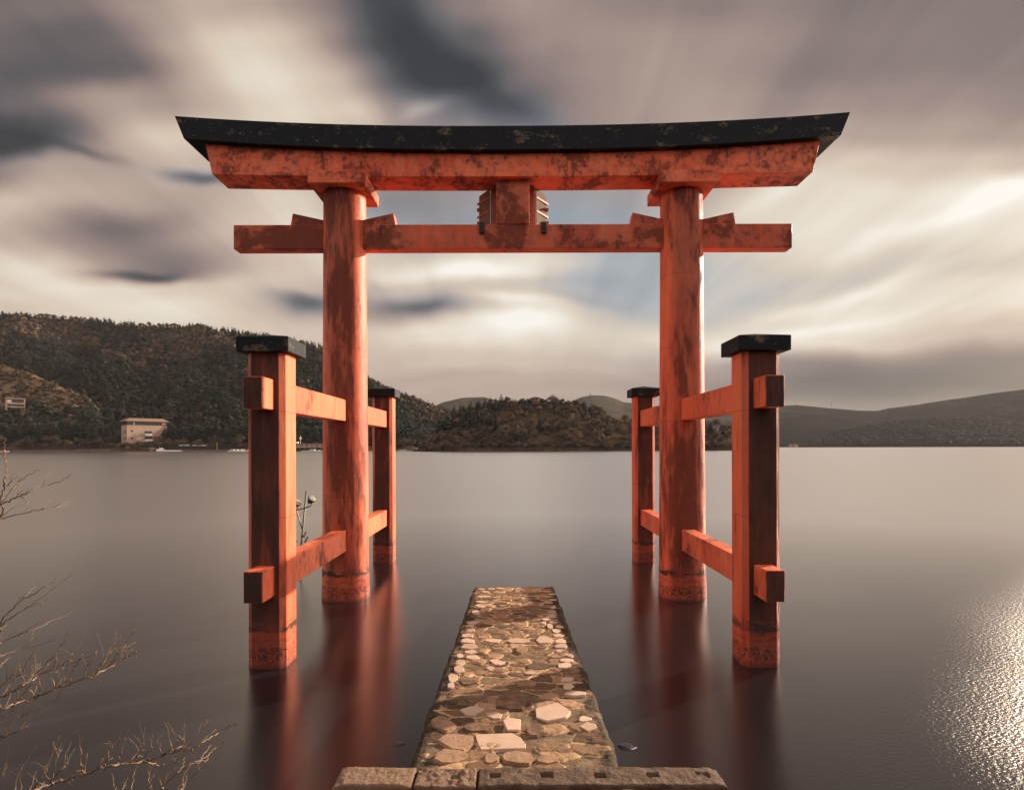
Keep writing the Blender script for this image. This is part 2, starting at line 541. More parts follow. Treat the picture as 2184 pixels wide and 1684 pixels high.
me = npmesh('lake', [(-9000, -60, 0), (9000, -60, 0), (9000, 12000, 0), (-9000, 12000, 0)], [(0, 1, 2, 3)])
tag(link('lake_water', me, M_water), 'smooth grey lake water blurred by a long exposure', 'water', kind='structure')
M_bed = simple('lake_bed_mud', (.05, .04, .03), .9)
me = npmesh('bed', [(-12000, -3000, -3), (12000, -3000, -3), (12000, 14000, -3), (-12000, 14000, -3)], [(0, 1, 2, 3)])
tag(link('ground', me, M_bed), 'dark lake bed and land under everything', 'ground', kind='structure')

# ------------------------------------------------------------------ the torii
gate_o = empty('torii_gate', (0, 10.4, 0))
tag(gate_o, 'tall weathered vermilion torii gate with black roof beam standing in the lake', 'gate')


def gpart(name, me, mt, parent=None, smooth=False):
    """mesh given in world coordinates, parented to the gate"""
    me.transform(Matrix.Translation((0, -10.4, 0)))
    return link(name, me, mt, parent or gate_o, smooth)


for sx in (-1, 1):
    bm = bmesh.new()
    cx = sx * 2.925 + .005
    prof = [(.405, -1.2), (.405, .05), (.400, .30), (.396, .47), (.392, .56)]
    prof += [(.392 - (.034) * (z - .56) / 6.3, z) for z in np.linspace(.8, 6.86, 24)]
    prof += [(.356, 6.972)]
    lathe(bm, prof, 64, cx, 10.4)
    me = frombm('pillar', bm)
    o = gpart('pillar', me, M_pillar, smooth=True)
    for p in me.polygons:
        if len(p.vertices) > 4: p.use_smooth = False
    bm = bmesh.new()
    box(bm, cx - .477, cx + .477, 9.886, 10.91, 6.972, 7.172, .012)
    gpart('capital_block', frombm('capital', bm), M_beam)
    # square posts with chamfered corners, and caps
    w, c = .226, .067
    for py in (7.25, 13.50):
        bm = bmesh.new()
        px0 = cx
        poly = [(-w, -w + c), (-w + c, -w), (w - c, -w), (w, -w + c), (w, w - c), (w - c, w), (-w + c, w), (-w, w - c)]
        prism(bm, [(px0 + a, py + q) for a, q in poly], -1.2, 3.719)
        bmesh.ops.bevel(bm, geom=bm.edges[:], offset=.006, segments=1, affect='EDGES')
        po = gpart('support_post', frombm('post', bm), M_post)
        bm = bmesh.new()
        h = .305
        box(bm, px0 - h, px0 + h, py - h, py + h, 3.722, 3.895, .006)
        a = [bm.verts.new((px0 + i * (h - .008), py + j * (h - .008), 3.897)) for i, j in ((-1, -1), (1, -1), (1, 1), (-1, 1))]
        ap = bm.verts.new((px0, py, 3.965))
        for i in range(4): bm.faces.new((a[i], a[(i + 1) % 4], ap))
        gpart('post_cap', frombm('post_cap', bm), M_cap, po)
    for z0, z1 in ((3.043, 3.400), (.858, 1.212)):
        bm = bmesh.new()
        # the rail runs through post, pillar and far post
        box(bm, cx - .108, cx + .108, 6.69, 14.06, z0, z1, .008)
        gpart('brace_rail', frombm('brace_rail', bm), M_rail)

# tie beam and wedges
bm = bmesh.new()
box(bm, -4.80, 4.80, 10.27, 10.52, 6.01, 6.425, .008)
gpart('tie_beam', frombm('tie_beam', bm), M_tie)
for sx in (-1, 1):
    for s2 in (-1, 1):
        cx = sx * 2.925 + .005
        bm = bmesh.new()
        prof = [(.30, 6.428), (.90, 6.428), (.865, 6.625), (.30, 6.50)]
        lo = [bm.verts.new((cx + s2 * a, 10.285, z)) for a, z in prof]
        hi = [bm.verts.new((cx + s2 * a, 10.505, z)) for a, z in prof]
        for i in range(4):
            bm.faces.new((lo[i], lo[(i + 1) % 4], hi[(i + 1) % 4], hi[i]))
        bm.faces.new(lo); bm.faces.new(hi[::-1])
        bmesh.ops.recalc_face_normals(bm, faces=bm.faces[:])
        gpart('wedge', frombm('wedge', bm), M_tie)
bm = bmesh.new()
box(bm, -.285, .285, 10.245, 10.445, 6.427, 7.168, .006)
gpart('center_strut', frombm('strut', bm), M_tie)


def curved_beam(name, y0, y1, lb, lt, zb, zt, rb, rt, mt, ridge=0.0, tilt=0.0):
    """lintel whose ends sweep up and lean outwards: half-lengths lb / lt, rises rb / rt"""
    bm = bmesh.new()
    n = 48
    prev = None
    for i in range(n + 1):
        s = -1 + 2 * i / n
        q = abs(s) ** 2.3
        xb, xt = s * lb, s * lt
        b0 = zb + rb * q + tilt * xb; t0 = zt + rt * q + tilt * xt
        ym = (y0 + y1) / 2
        ring = [bm.verts.new(p) for p in ((xb, y0, b0), (xt, y0, t0), (xt, ym, t0 + ridge), (xt, y1, t0), (xb, y1, b0))]
        if prev:
            for k in range(5):
                bm.faces.new((prev[k], prev[(k + 1) % 5], ring[(k + 1) % 5], ring[k]))
        else:
            bm.faces.new(ring)
        prev = ring
    bm.faces.new(prev[::-1])
    bmesh.ops.recalc_face_normals(bm, faces=bm.faces[:])
    sharp = [e for e in bm.edges if len(e.link_faces) == 2 and e.calc_face_angle(0) > .4]
    bmesh.ops.bevel(bm, geom=sharp, offset=.006, segments=1, affect='EDGES')
    return gpart(name, frombm(name, bm), mt)


TILT = .0032
curved_beam('lintel', 10.115, 10.686, 5.085, 5.206, 7.174, 7.565, .060, .205, M_beam, 0, TILT * .6)
curved_beam('roof_beam', 9.99, 10.804, 5.495, 5.65, 7.568, 7.967, .214, .196, M_cap, .07, TILT)

# plaque hung on the lake side, its flared frame seen past the strut
M_plq = simple('pale_gilt_board', (.15, .09, .05), .9, 0, .2, 6, .2)
M_plqd = simple('plaque_batten', (.30, .085, .045), .6, 0, .3, 8, .2)
M_iron = simple('black_iron', (.015, .015, .016), .5, .4, .2, 10)
pl = empty('name_plaque', (0, 10.6, 6.44))
tag(pl, 'framed shrine plaque with flared gilt edges hung behind the centre strut', 'plaque')


def ppart(name, bm, mt, parent=None):
    me = frombm(name, bm)
    me.transform(Matrix.Translation((0, -10.6, -6.44)))
    return link(name, me, mt, parent or pl)


bm = bmesh.new(); box(bm, -.39, .39, 10.53, 10.56, 6.44, 7.14, .004); ppart('back_board', bm, M_plqd)
bm = bmesh.new(); box(bm, -.40, .40, 10.70, 10.73, 6.44, 7.14, .004); ppart('front_board', bm, M_plq)
for s in (-1, 1):
    bm = bmesh.new()
    prof = [(s * .40, 10.535), (s * .60, 10.83), (s * .615, 10.83), (s * .418, 10.535)]
    for k, (zb, zt) in enumerate(((6.30, 7.14),)):
        lo = [bm.verts.new((x, y, zb)) for x, y in prof]; hi = [bm.verts.new((x * .99, y, zt)) for x, y in prof]
        for i in range(4): bm.faces.new((lo[i], lo[(i + 1) % 4], hi[(i + 1) % 4], hi[i]))
        bm.faces.new(lo[::-1]); bm.faces.new(hi)
    bmesh.ops.recalc_face_normals(bm, faces=bm.faces[:])
    ppart('side_frame', bm, M_plq)
    for zc in (6.50, 6.74, 6.98):
        bm = bmesh.new()
        pr = [(s * .424, 10.530), (s * .650, 10.85), (s * .625, 10.85), (s * .418, 10.545)]
        lo = [bm.verts.new((x, y, zc)) for x, y in pr]; hi = [bm.verts.new((x, y, zc + .035)) for x, y in pr]
        for i in range(4): bm.faces.new((lo[i], lo[(i + 1) % 4], hi[(i + 1) % 4], hi[i]))
        bm.faces.new(lo[::-1]); bm.faces.new(hi)
        bmesh.ops.recalc_face_normals(bm, faces=bm.faces[:])
        ppart('batten', bm, M_plqd)
    for zc in (6.62, 6.86):
        bm = bmesh.new()
        box(bm, s * .600 - .045, s * .600 + .045, 10.74, 10.85, zc, zc + .03, .003)
        ppart('stud', bm, M_plqd)
    bm = bmesh.new()
    xh = s * .53
    box(bm, xh - .045, xh + .045, 10.225, 10.262, 6.26, 6.45, .006)
    box(bm, xh - .045, xh + .045, 10.262, 10.60, 6.43, 6.45, .003)
    ppart('hanging_hook', bm, M_iron)

# ------------------------------------------------------------------ stone jetty
rng = random.Random(11)
PW, PY0, PY1 = .697, 3.81, 10.43


def pz(y): return .518 - .0567 * (y - 3.895)


nx, ny = 118, 560
gx = np.linspace(-1, 1, nx); gy = np.linspace(PY0, PY1, ny)
GX, GY = np.meshgrid(gx, gy)
edge = .022 * fbm(GY * 5 + 3, GX * 0 + np.sign(GX) * 4, 4)
XX = GX * PW + np.sign(GX) * edge * np.abs(GX) ** 6 + .004
# irregular stones: nearest / second nearest seed
rs = np.random.RandomState(4)
seeds = []
yy = PY0
while yy < PY1:
    stp = .13 + .04 * rs.rand()
    for q in np.arange(-PW + .05, PW, .23):
        seeds.append((q + rs.uniform(-.09, .09), yy + rs.uniform(-.06, .06)))
    yy += stp
seeds = np.array(seeds)
pts = np.stack([XX.ravel(), GY.ravel()], 1)
wv = np.stack([fbm(pts[:, 0] * 7, pts[:, 1] * 7, 3), fbm(pts[:, 0] * 7 + 50, pts[:, 1] * 7, 3)], 1) * .034
pw = pts + wv
F1 = np.full(len(pts), 9.0); F2 = np.full(len(pts), 9.0); ID = np.zeros(len(pts), int)
for i0 in range(0, len(seeds)):
    dd = np.hypot((pw[:, 0] - seeds[i0, 0]), (pw[:, 1] - seeds[i0, 1]) * 1.25)
    c1 = dd < F1
    F2 = np.where(c1, F1, np.minimum(F2, dd)); ID = np.where(c1, i0, ID); F1 = np.where(c1, dd, F1)
gap = F2 - F1
srand = rs.rand(len(seeds))
sid = srand[ID]
raised = np.clip(gap / .05, 0, 1) ** .7
sh = (.003 + .019 * sid) * raised * (sid > .30)
edgew = np.clip((np.abs(GX.ravel()) - .93) / .07, 0, 1)
zz = pz(GY.ravel()) + sh + .010 * fbm(pts[:, 0] * 6, pts[:, 1] * 6, 4) + .006 * fbm(pts[:, 0] * 30, pts[:, 1] * 30, 3) - .035 * edgew ** 2
top = np.stack([XX.ravel(), GY.ravel(), zz], 1)
faces = []
idx = np.arange(nx * ny).reshape(ny, nx)
fq = np.stack([idx[:-1, :-1].ravel(), idx[:-1, 1:].ravel(), idx[1:, 1:].ravel(), idx[1:, :-1].ravel()], 1)
# skirt down into the water
rim = list(idx[0, :]) + list(idx[1:, -1]) + list(idx[-1, -2::-1]) + list(idx[-2:0:-1, 0])
lv = []
prev_ring = rim
allv = [top]
off = len(top)
qf = [fq]
for k, zlev in enumerate((.06, .16, .30, .55, 1.1)):
    ring = top[rim].copy()
    ring[:, 2] -= zlev
    n_ = fbm(ring[:, 0] * 4 + k * 3.3, ring[:, 1] * 4 + k, 3) * .05
    cxm = .004
    outw = np.sign(ring[:, 0] - cxm)
    ring[:, 0] += outw * (.004 + n_ * .4 + .01 * k) * (np.abs(ring[:, 0] - cxm) > PW * .9)
    allv.append(ring)
    cur = list(range(off, off + len(ring)))
    a = np.array(prev_ring); b_ = np.array(cur)
    qf.append(np.stack([a, b_, np.roll(b_, -1), np.roll(a, -1)], 1))
    prev_ring = cur
    off += len(ring)
V = np.concatenate(allv); Fq = np.concatenate(qf)
nextra = len(V) - len(top)
jm = npmesh('jetty', V, Fq, {'sid': np.concatenate([sid, rs.rand(nextra) * 0 + .2]),
                             'gap': np.concatenate([np.clip(gap / .060, 0, 1) * (sid > .30), np.ones(nextra)]),
                             'edge': np.concatenate([np.abs(GX.ravel()), np.ones(nextra)])})
m, t, b = mat('rough_masonry')
g = t.n.new('ShaderNodeNewGeometry'); pos = g.outputs['Position']


def attr(t, n):
    a = t.n.new('ShaderNodeAttribute'); a.attribute_name = n
    return a.outputs['Fac']


sidn, gapn, edgn = attr(t, 'sid'), attr(t, 'gap'), attr(t, 'edge')
mort = t.ramp(t.noise(pos, 9, 8, .7), [(.3, (.20, .105, .048, 1)), (.46, (.56, .34, .165, 1)), (.60, (.80, .56, .32, 1))])
ston = t.ramp(t.m('ADD', sidn, t.m('MULTIPLY', t.m('SUBTRACT', t.noise(pos, 16, 7, .7), .5), .5)),
              [(.2, (.070, .040, .024, 1)), (.5, (.20, .112, .060, 1)), (.8, (.38, .215, .115, 1)), (1.0, (.52, .31, .17, 1))])
col = t.mix(t.mapr(gapn, .25, .55), mort, ston)
col = t.mix(t.mapr(gapn, .16, .05, 0, .7), col, (.05, .035, .024, 1))
pit = t.mapr(t.noise(pos, 48, 6, .75), .42, .34, 0, .75)
col = t.mix(pit, col, (.045, .032, .022, 1))
# moss and dark algae on the rims and in the joints
mn = t.noise(pos, 5.5, 8, .7)
ms = t.m('ADD', mn, t.mapr(edgn, .55, 1.0, -.16, .20))
moss = t.ramp(t.noise(pos, 40, 5, .7), [(.36, (.012, .010, .008, 1)), (.52, (.045, .034, .018, 1)), (.66, (.17, .12, .055, 1))])
col = t.mix(t.mapr(ms, .53, .61, 0, .92), col, moss)
t.l.new(col, b.inputs['Base Color'])
b.inputs['Roughness'].default_value = .9
b.inputs['Specular IOR Level'].default_value = .25
bn = t.n.new('ShaderNodeBump'); bn.inputs['Strength'].default_value = .9; bn.inputs['Distance'].default_value = .02
t.l.new(t.m('ADD', t.noise(pos, 26, 9, .75), t.noise(pos, 90, 4, .7)), bn.inputs['Height'])
t.l.new(bn.outputs[0], b.inputs['Normal'])
M_mas = m
jetty = link('stone_jetty', jm, M_mas, None, True)
tag(jetty, 'narrow mossy stone jetty running out between the gate pillars', 'jetty')


def rockmat(name, c0, c1, sc=12, bump=.5, dist=.008, spots=True):
    m, t, b = mat(name)
    g = t.n.new('ShaderNodeNewGeometry'); pos = g.outputs['Position']
    oi = t.n.new('ShaderNodeObjectInfo').outputs['Random']
    n = t.m('ADD', t.noise(pos, sc, 7, .65), t.m('MULTIPLY', t.m('SUBTRACT', oi, .5), .55))
    col = t.ramp(n, [(.3, c0), (.7, c1)])
    if spots:
        col = t.mix(t.mapr(t.noise(pos, 60, 5, .7), .40, .33, 0, .7), col, tuple(c * .2 for c in c0[:3]) + (1,))
    t.l.new(col, b.inputs['Base Color']); b.inputs['Roughness'].default_value = .82
    b.inputs['Specular IOR Level'].default_value = .3
    bn = t.n.new('ShaderNodeBump'); bn.inputs['Strength'].default_value = bump; bn.inputs['Distance'].default_value = dist
    t.l.new(t.m('ADD', t.noise(pos, sc * 3, 8, .7), t.noise(pos, sc * .6, 3, .6)), bn.inputs['Height'])
    t.l.new(bn.outputs[0], b.inputs['Normal'])
    return m


M_flag = rockmat('pale_flagstone', (.44, .295, .20, 1), (.60, .42, .285, 1), 5, .25, .004, False)
M_rough = rockmat('brown_flagstone', (.12, .067, .036, 1), (.38, .225, .125, 1), 10, .7, .012)

# (cx, cy, w, h, kind) read off a detail view of the jetty
FL = [(785, 1328, 390, 118, 0), (1195, 1100, 285, 135, 0), (890, 1188, 160, 118, 0), (565, 1080, 180, 82, 0),
      (345, 1182, 195, 120, 1), (735, 1115, 130, 58, 0), (1450, 1142, 110, 46, 0), (1485, 1210, 130, 68, 0),
      (712, 1455, 125, 80, 1), (930, 1448, 250, 105, 1), (440, 1325, 290, 125, 1), (1060, 1235, 150, 75, 1),
      (600, 1205, 240, 75, 1), (1160, 1465, 200, 70, 1), (400, 1440, 270, 110, 1), (1300, 1395, 150, 50, 1),
      (400, 873, 60, 46, 0), (415, 815, 92, 62, 0), (460, 742, 92, 58, 0), (470, 688, 85, 40, 0), (470, 635, 55, 38, 0),
      (573, 650, 125, 38, 0), (555, 604, 115, 30, 0), (540, 564, 138, 42, 0), (530, 518, 125, 36, 0), (525, 475, 110, 28, 0),
      (550, 430, 82, 28, 0), (570, 372, 120, 24, 0), (545, 400, 80, 14, 0), (595, 292, 60, 34, 0), (630, 240, 80, 24, 0),
      (640, 208, 90, 14, 0), (660, 165, 100, 12, 0), (672, 128, 65, 15, 0),
      (1380, 940, 165, 40, 0), (1325, 880, 82, 42, 0), (1315, 830, 125, 40, 0), (1345, 758, 155, 50, 1), (1290, 716, 120, 42, 0),
      (1310, 676, 130, 34, 0), (1340, 637, 65, 30, 0), (1268, 600, 90, 26, 0), (1260, 559, 105, 38, 0), (1265, 521, 90, 34, 0),
      (1240, 478, 112, 28, 0), (1230, 440, 75, 32, 0), (1175, 400, 45, 38, 0), (1255, 407, 65, 24, 0), (1130, 377, 42, 20, 0),
      (1208, 371, 70, 20, 0), (1152, 350, 85, 20, 0), (1190, 330, 90, 14, 0), (1195, 312, 80, 13, 0), (1195, 290, 80, 18, 0),
      (1205, 252, 45, 26, 0), (1165, 214, 75, 16, 0), (1110, 229, 50, 14, 0), (1190, 195, 85, 13, 0), (1170, 170, 85, 11, 0),
      (1190, 148, 70, 10, 0), (925, 521, 175, 45, 0), (1130, 515, 138, 56, 0), (730, 517, 140, 34, 0), (655, 488, 100, 28, 1),
      (760, 690, 128, 44, 0), (715, 738, 80, 34, 0), (1020, 771, 102, 26, 0), (545, 795, 80, 30, 0), (955, 586, 92, 62, 1),
      (1085, 722, 190, 60, 1), (1135, 786, 90, 42, 1), (1215, 640, 70, 35, 1), (600, 985, 210, 70, 1), (1170, 965, 180, 55, 1),
      (990, 860, 180, 52, 1), (870, 1010, 290, 110, 1), (530, 840, 150, 70, 1), (640, 772, 120, 40, 1),
      (715, 105, 62, 15, 0), (790, 101, 60, 11, 0), (862, 110, 60, 12, 0), (967, 112, 58, 12, 0), (1075, 122, 85, 13, 0),
      (1095, 103, 62, 9, 0), (1155, 124, 70, 11, 0), (635, 106, 55, 11, 0), (928, 101, 60, 9, 0), (1020, 101, 55, 9, 0)]
for k, (cx, cy, w, h, kd) in enumerate(FL):
    n = rng.choice((5, 5, 6, 6))
    if kd: n += 2
    ph = rng.random() * 6.28
    pg = []
    for i in range(n):
        a = ph + 2 * math.pi * (i + rng.uniform(-.33, .33)) / n
        ex = 2.6
        ca, sa = math.cos(a), math.sin(a)
        rr = (abs(ca) ** ex + abs(sa) ** ex) ** (-1 / ex) * rng.uniform(.80, 1.08)
        zx, zy = cx + ca * rr * w * .54, cy + sa * rr * h * .54
        vx, vy = (1000 + zx * .31712) / 1.17216, (1440 + zy * .31712) / 1.17216
        # where the line of sight meets the top of the jetty
        kk = (vy - 953) / F
        d = (CAMZ - .518 - .0567 * 3.895) / (kk - .0567)
        pg.append(((vx - 1095) / F * d, d))
    if k == 0:   # the large pale slab
        pg = []
        for zx, zy in ((585, 1268), (880, 1265), (945, 1300), (985, 1352), (985, 1384), (632, 1386), (612, 1345)):
            vx, vy = (1000 + zx * .31712) / 1.17216, (1440 + zy * .31712) / 1.17216
            kk = (vy - 953) / F; d = (CAMZ - .518 - .0567 * 3.895) / (kk - .0567)
            pg.append(((vx - 1095) / F * d, d))
    if k:      # worn corners
        qg = []
        for i in range(len(pg)):
            a_, b_ = pg[i], pg[(i + 1) % len(pg)]
            c_ = rng.uniform(.02, .07)
            qg += [(a_[0] * (1 - c_) + b_[0] * c_, a_[1] * (1 - c_) + b_[1] * c_), (a_[0] * c_ + b_[0] * (1 - c_), a_[1] * c_ + b_[1] * (1 - c_))]
        pg = qg
    ar = sum(pg[i][0] * pg[(i + 1) % len(pg)][1] - pg[(i + 1) % len(pg)][0] * pg[i][1] for i in range(len(pg)))
    if ar < 0: pg = pg[::-1]
    cy0 = sum(p[1] for p in pg) / len(pg); cx0 = sum(p[0] for p in pg) / len(pg)
    if cy0 > PY1 - .05: continue
    bm = bmesh.new()
    th = .030 if not kd else .026
    sizem = min(1.0, max(.35, (w * h) / 9000))
    lift = (.006 + .012 * sizem) * (.8 if kd else 1)
    prism(bm, pg, -.05, lift)
    bmesh.ops.bevel(bm, geom=[e for e in bm.edges if all(v.co.z > 0 for v in e.verts)], offset=.004 if not kd else .010, segments=1 if not kd else 2, affect='EDGES')
    tiltx, tilty = rng.uniform(-.03, .03), rng.uniform(-.02, .04)
    for v in bm.verts:
        v.co.z += pz(v.co.y) + .009 + (v.co.x - cx0) * tiltx + (v.co.y - cy0) * tilty
    link('paving_stone', frombm('paving_stone', bm), M_rough if kd else M_flag, jetty)

# ------------------------------------------------------------------ cut-stone kerb across the foot of the jetty
M_kerb = rockmat('cut_kerb_stone', (.10, .058, .034, 1), (.27, .165, .098, 1), 9, 1.0, .03)


def rough_block(x0, x1, y0, y1, z0, z1, sockets=(), seed=0, amp=.006, res=.012, round_=.02):
    """stone block with a worn, pitted top and small square sockets cut in it"""
    nx = max(3, int((x1 - x0) / res)); ny = max(3, int((y1 - y0) / res))
    gx = np.linspace(x0, x1, nx); gy = np.linspace(y0, y1, ny)
    X, Y = np.meshgrid(gx, gy)
    Z = z1 + amp * fbm(X * 9 + seed, Y * 9, 4) + amp * .8 * fbm(X * 34 + seed, Y * 34, 3)
    de = np.minimum(np.minimum(X - x0, x1 - X), np.minimum(Y - y0, y1 - Y))
    k = np.clip(1 - de / round_, 0, 1)
    Z -= k ** 2 * round_ * .8
    corner = np.clip(1 - np.minimum(X - x0, x1 - X) / .06, 0, 1) * .013 * (1 + fbm(X * 12, Y * 12 + seed, 2))
    Z -= corner * np.clip(.6 + fbm(X * 5 + seed, Y * 5, 2), 0, 1)
    for sx, sw, dp in sockets:
        ym = (y0 + y1) / 2 + .008
        inside = np.minimum(sw / 2 - np.abs(X - sx), sw * .42 - np.abs(Y - ym)) + .004 * fbm(X * 30, Y * 30, 2)
        Z -= dp * np.clip(inside / .006, 0, 1)
    wob = .006 * fbm(X * 6 + 3, Y * 6 + seed, 3)
    Yw = Y + wob * (np.abs(Y - (y0 + y1) / 2) > (y1 - y0) * .35)
    top = np.stack([X.ravel(), Yw.ravel(), Z.ravel()], 1)
    idx = np.arange(nx * ny).reshape(ny, nx)
    fq = [np.stack([idx[:-1, :-1].ravel(), idx[:-1, 1:].ravel(), idx[1:, 1:].ravel(), idx[1:, :-1].ravel()], 1)]
    rim = list(idx[0, :]) + list(idx[1:, -1]) + list(idx[-1, -2::-1]) + list(idx[-2:0:-1, 0])
    vs = [top]; off = len(top); pr = np.array(rim)
    for kk, dz_ in enumerate(np.linspace(.03, z1 - z0, 5)):
        ring = top[rim].copy(); ring[:, 2] = z1 - dz_
        ring[:, :2] += (fbm(ring[:, 0] * 8 + kk, ring[:, 1] * 8 + kk * 2, 3) * .008)[:, None]
        vs.append(ring); cur = np.arange(off, off + len(ring)); off += len(ring)
        fq.append(np.stack([pr, cur, np.roll(cur, -1), np.roll(pr, -1)], 1)); pr = cur
    return npmesh('block', np.concatenate(vs), np.concatenate(fq))


KZ = .556
KY0, KY1 = 3.621, 3.822


def kx(v, d=3.715): return (v - 1095) / F * d


kerb_specs = [
    (kx(716), kx(880), [(kx(830), .075, .006)], 'worn kerb stone left of the jetty foot, tufted with moss'),
    (kx(884.5), kx(1014), [(kx(967), .06, .035)], 'short pitted kerb stone with a slit, at the left corner of the jetty foot'),
    (kx(1018.5), kx(1538), [(kx(1053), .072, .018), (kx(1164.4), .076, .030), (kx(1277.7), .072, .026), (kx(1391), .078, .030), (kx(1498), .080, .010)],
     'long cut kerb stone with five square sockets across the jetty foot'),
]
for i, (x0, x1, so, lb) in enumerate(kerb_specs):
    me = rough_block(x0, x1, KY0, KY1, -.4, KZ + (.004, -.004, 0)[i], so, i * 7.7, (.007, .013, .006)[i], .0065, .010)
    tag(link('kerb_stone', me, M_kerb, None, True), lb, 'kerb stone', 'kerb stones across the jetty foot')
# rough landing in front of the kerb
xs = [kx(735), kx(870), kx(980), kx(1030), kx(1160), kx(1300), kx(1420), kx(1545)]
for i in range(len(xs) - 1):
    if i == 3:
        zt = .47
    else:
        zt = .546 + rng.uniform(-.012, .006)
    me = rough_block(xs[i] + .004, xs[i + 1] - .004, 3.05, 3.594 - rng.random() * .012, -.4, zt, (), 30 + i * 3, .012)
    lbl = ['mossy rough block at the left end of the landing', 'flat brown block below the short pitted kerb stone', 'small tan block of the landing left of the dark gap',
           'sunken block in the dark gap of the landing', 'tan block of the landing right of the dark gap', 'wide brown block of the landing under the third socket', 'chipped block at the right end of the landing'][i]
    tag(link('landing_stone', me, M_kerb, None, True), lbl, 'paving block', 'paving blocks of the landing')
# steps that lead up to the viewer
bm = bmesh.new()
for k in range(5):
    box(bm, -1.15, 1.30, 3.04 - .42 * (k + 1) + .004, 3.04 - .42 * k, -.4 + .001 * k, .48 + .11 * k, .012)
tag(link('stone_steps', frombm('steps', bm), M_kerb), 'stone steps climbing from the landing to the shore', 'steps')

# two half sunken rocks beside the jetty
for (vx, vy, s, lb) in ((845, 1585, .060, 'small dark rock just breaking the water left of the jetty'),
                        (1338, 1592, .070, 'small wet rock half sunk right of the jetty')):
    d = CAMZ * F / (vy - 953)
    bm = bmesh.new()
    bmesh.ops.create_icosphere(bm, subdivisions=3, radius=1)
    for v in bm.verts:
        p = v.co.copy()
        n_ = float(fbm(np.array([p.x * 1.3 + vx]), np.array([p.y * 1.3 + p.z]), 3)[0])
        v.co = Vector((p.x * s * 1.25, p.y * s, p.z * s * .45)) * (1 + .35 * n_)
    o = link('wet_rock', frombm('rock', bm), simple('wet_rock', (.035, .028, .024), .3, 0, .4, 30, .4), None, True)
    o.location = ((vx - 1095) / F * d, d, -.016)
    tag(o, lb, 'rock', 'rocks beside the jetty')

# ------------------------------------------------------------------ floodlight mast in the lake
M_galv = simple('galvanised_steel', (.16, .14, .12), .5, .4, .3, 12)
M_blk = simple('black_housing', (.02, .02, .022), .45, 0, .2, 12)
M_len = simple('milky_lens', (.36, .33, .28), .25, 0, .05, 12)
D = 12.0
fl = empty('floodlight_mast', (at(641.5, 1160, D).x, D, 0))
tag(fl, 'thin steel mast with two small floodlights in the water behind the left post', 'light mast')


def lpart(name, bm, mt, parent=None, smooth=False):
    me = frombm(name, bm); me.transform(Matrix.Translation(-Vector(fl.location)))
    return link(name, me, mt, parent or fl, smooth)


def zpix(x, y, d=D): return at((720 + x * .10684) / 1.17216, (1200 + y * .10684) / 1.17216, d)


bm = bmesh.new()
bp = zpix(310, 1470); bp0 = Vector((bp.x - .05, D, -.8))
tube(bm, [bp0, bp, zpix(425, 240)], [.020, .019, .017], 8)
lpart('pole', bm, M_galv, smooth=True)
bm = bmesh.new(); tube(bm, [zpix(60, 715, D - .05), zpix(380, 640, D - .03), zpix(530, 585, D - .08)], .013, 6); lpart('crossbar', bm, M_galv)
bm = bmesh.new(); tube(bm, [zpix(195, 685, D - .04), zpix(320, 1120, D)], .012, 6); lpart('stay', bm, M_galv)
for q in ([(360, 1320), (420, 1190)], [(385, 1445), (460, 1305)], [(210, 1440), (150, 1330)], [(300, 1300), (380, 1290)]):
    bm = bmesh.new(); tube(bm, [zpix(*q[0]), zpix(*q[1])], .016, 6); lpart('clamp_arm', bm, M_galv)
for pts_ in ([(390, 680), (440, 770), (490, 810), (520, 740), (530, 600)], [(350, 690), (290, 800), (235, 850), (200, 820), (180, 720)]):
    bm = bmesh.new(); tube(bm, [zpix(a, c, D - .06) for a, c in pts_], .004, 5); lpart('cable', bm, M_len)
for (cx, cy) in ((560, 420), (215, 505)):
    p = zpix(cx, cy, D - .06)
    n = Vector((.55, -.35, .62)).normalized()
    rot = n.to_track_quat('Z', 'Y').to_matrix().to_4x4()
    bm = bmesh.new()
    lathe(bm, [(.030, -.115), (.052, -.09), (.078, -.02), (.082, 0)], 16)
    bmesh.ops.transform(bm, matrix=Matrix.Translation(p) @ rot, verts=bm.verts[:])
    hs = lpart('lamp_housing', bm, M_blk)
    bm = bmesh.new()
    lathe(bm, [(.074, .002), (.070, .018), (.045, .026)], 16)
    bmesh.ops.transform(bm, matrix=Matrix.Translation(p) @ rot, verts=bm.verts[:])
    lpart('lens', bm, M_len, hs)
    bm = bmesh.new()
    q = zpix(cx - 55, cy + 170, D - .08)
    tube(bm, [p - n * .06 + Vector((-.045, 0, 0)), q + Vector((-.03, 0, 0))], .008, 5)
    tube(bm, [p - n * .06 + Vector((.045, 0, 0)), q + Vector((.03, 0, 0))], .008, 5)
    lpart('bracket', bm, M_blk)

# ------------------------------------------------------------------ bare shrubs at the left
m, t, b = mat('twig_bark')
g = t.n.new('ShaderNodeNewGeometry'); pos = g.outputs['Position']
t.l.new(t.ramp(t.noise(pos, 18, 5, .6), [(.3, (.07, .045, .03, 1)), (.52, (.20, .125, .075, 1)), (.75, (.40, .25, .145, 1))]), b.inputs['Base Color'])
b.inputs['Roughness'].default_value = .75
M_twig = m


def bz(x, y, d): return at(x * .4428, 938.4 + .4428 * y, d)


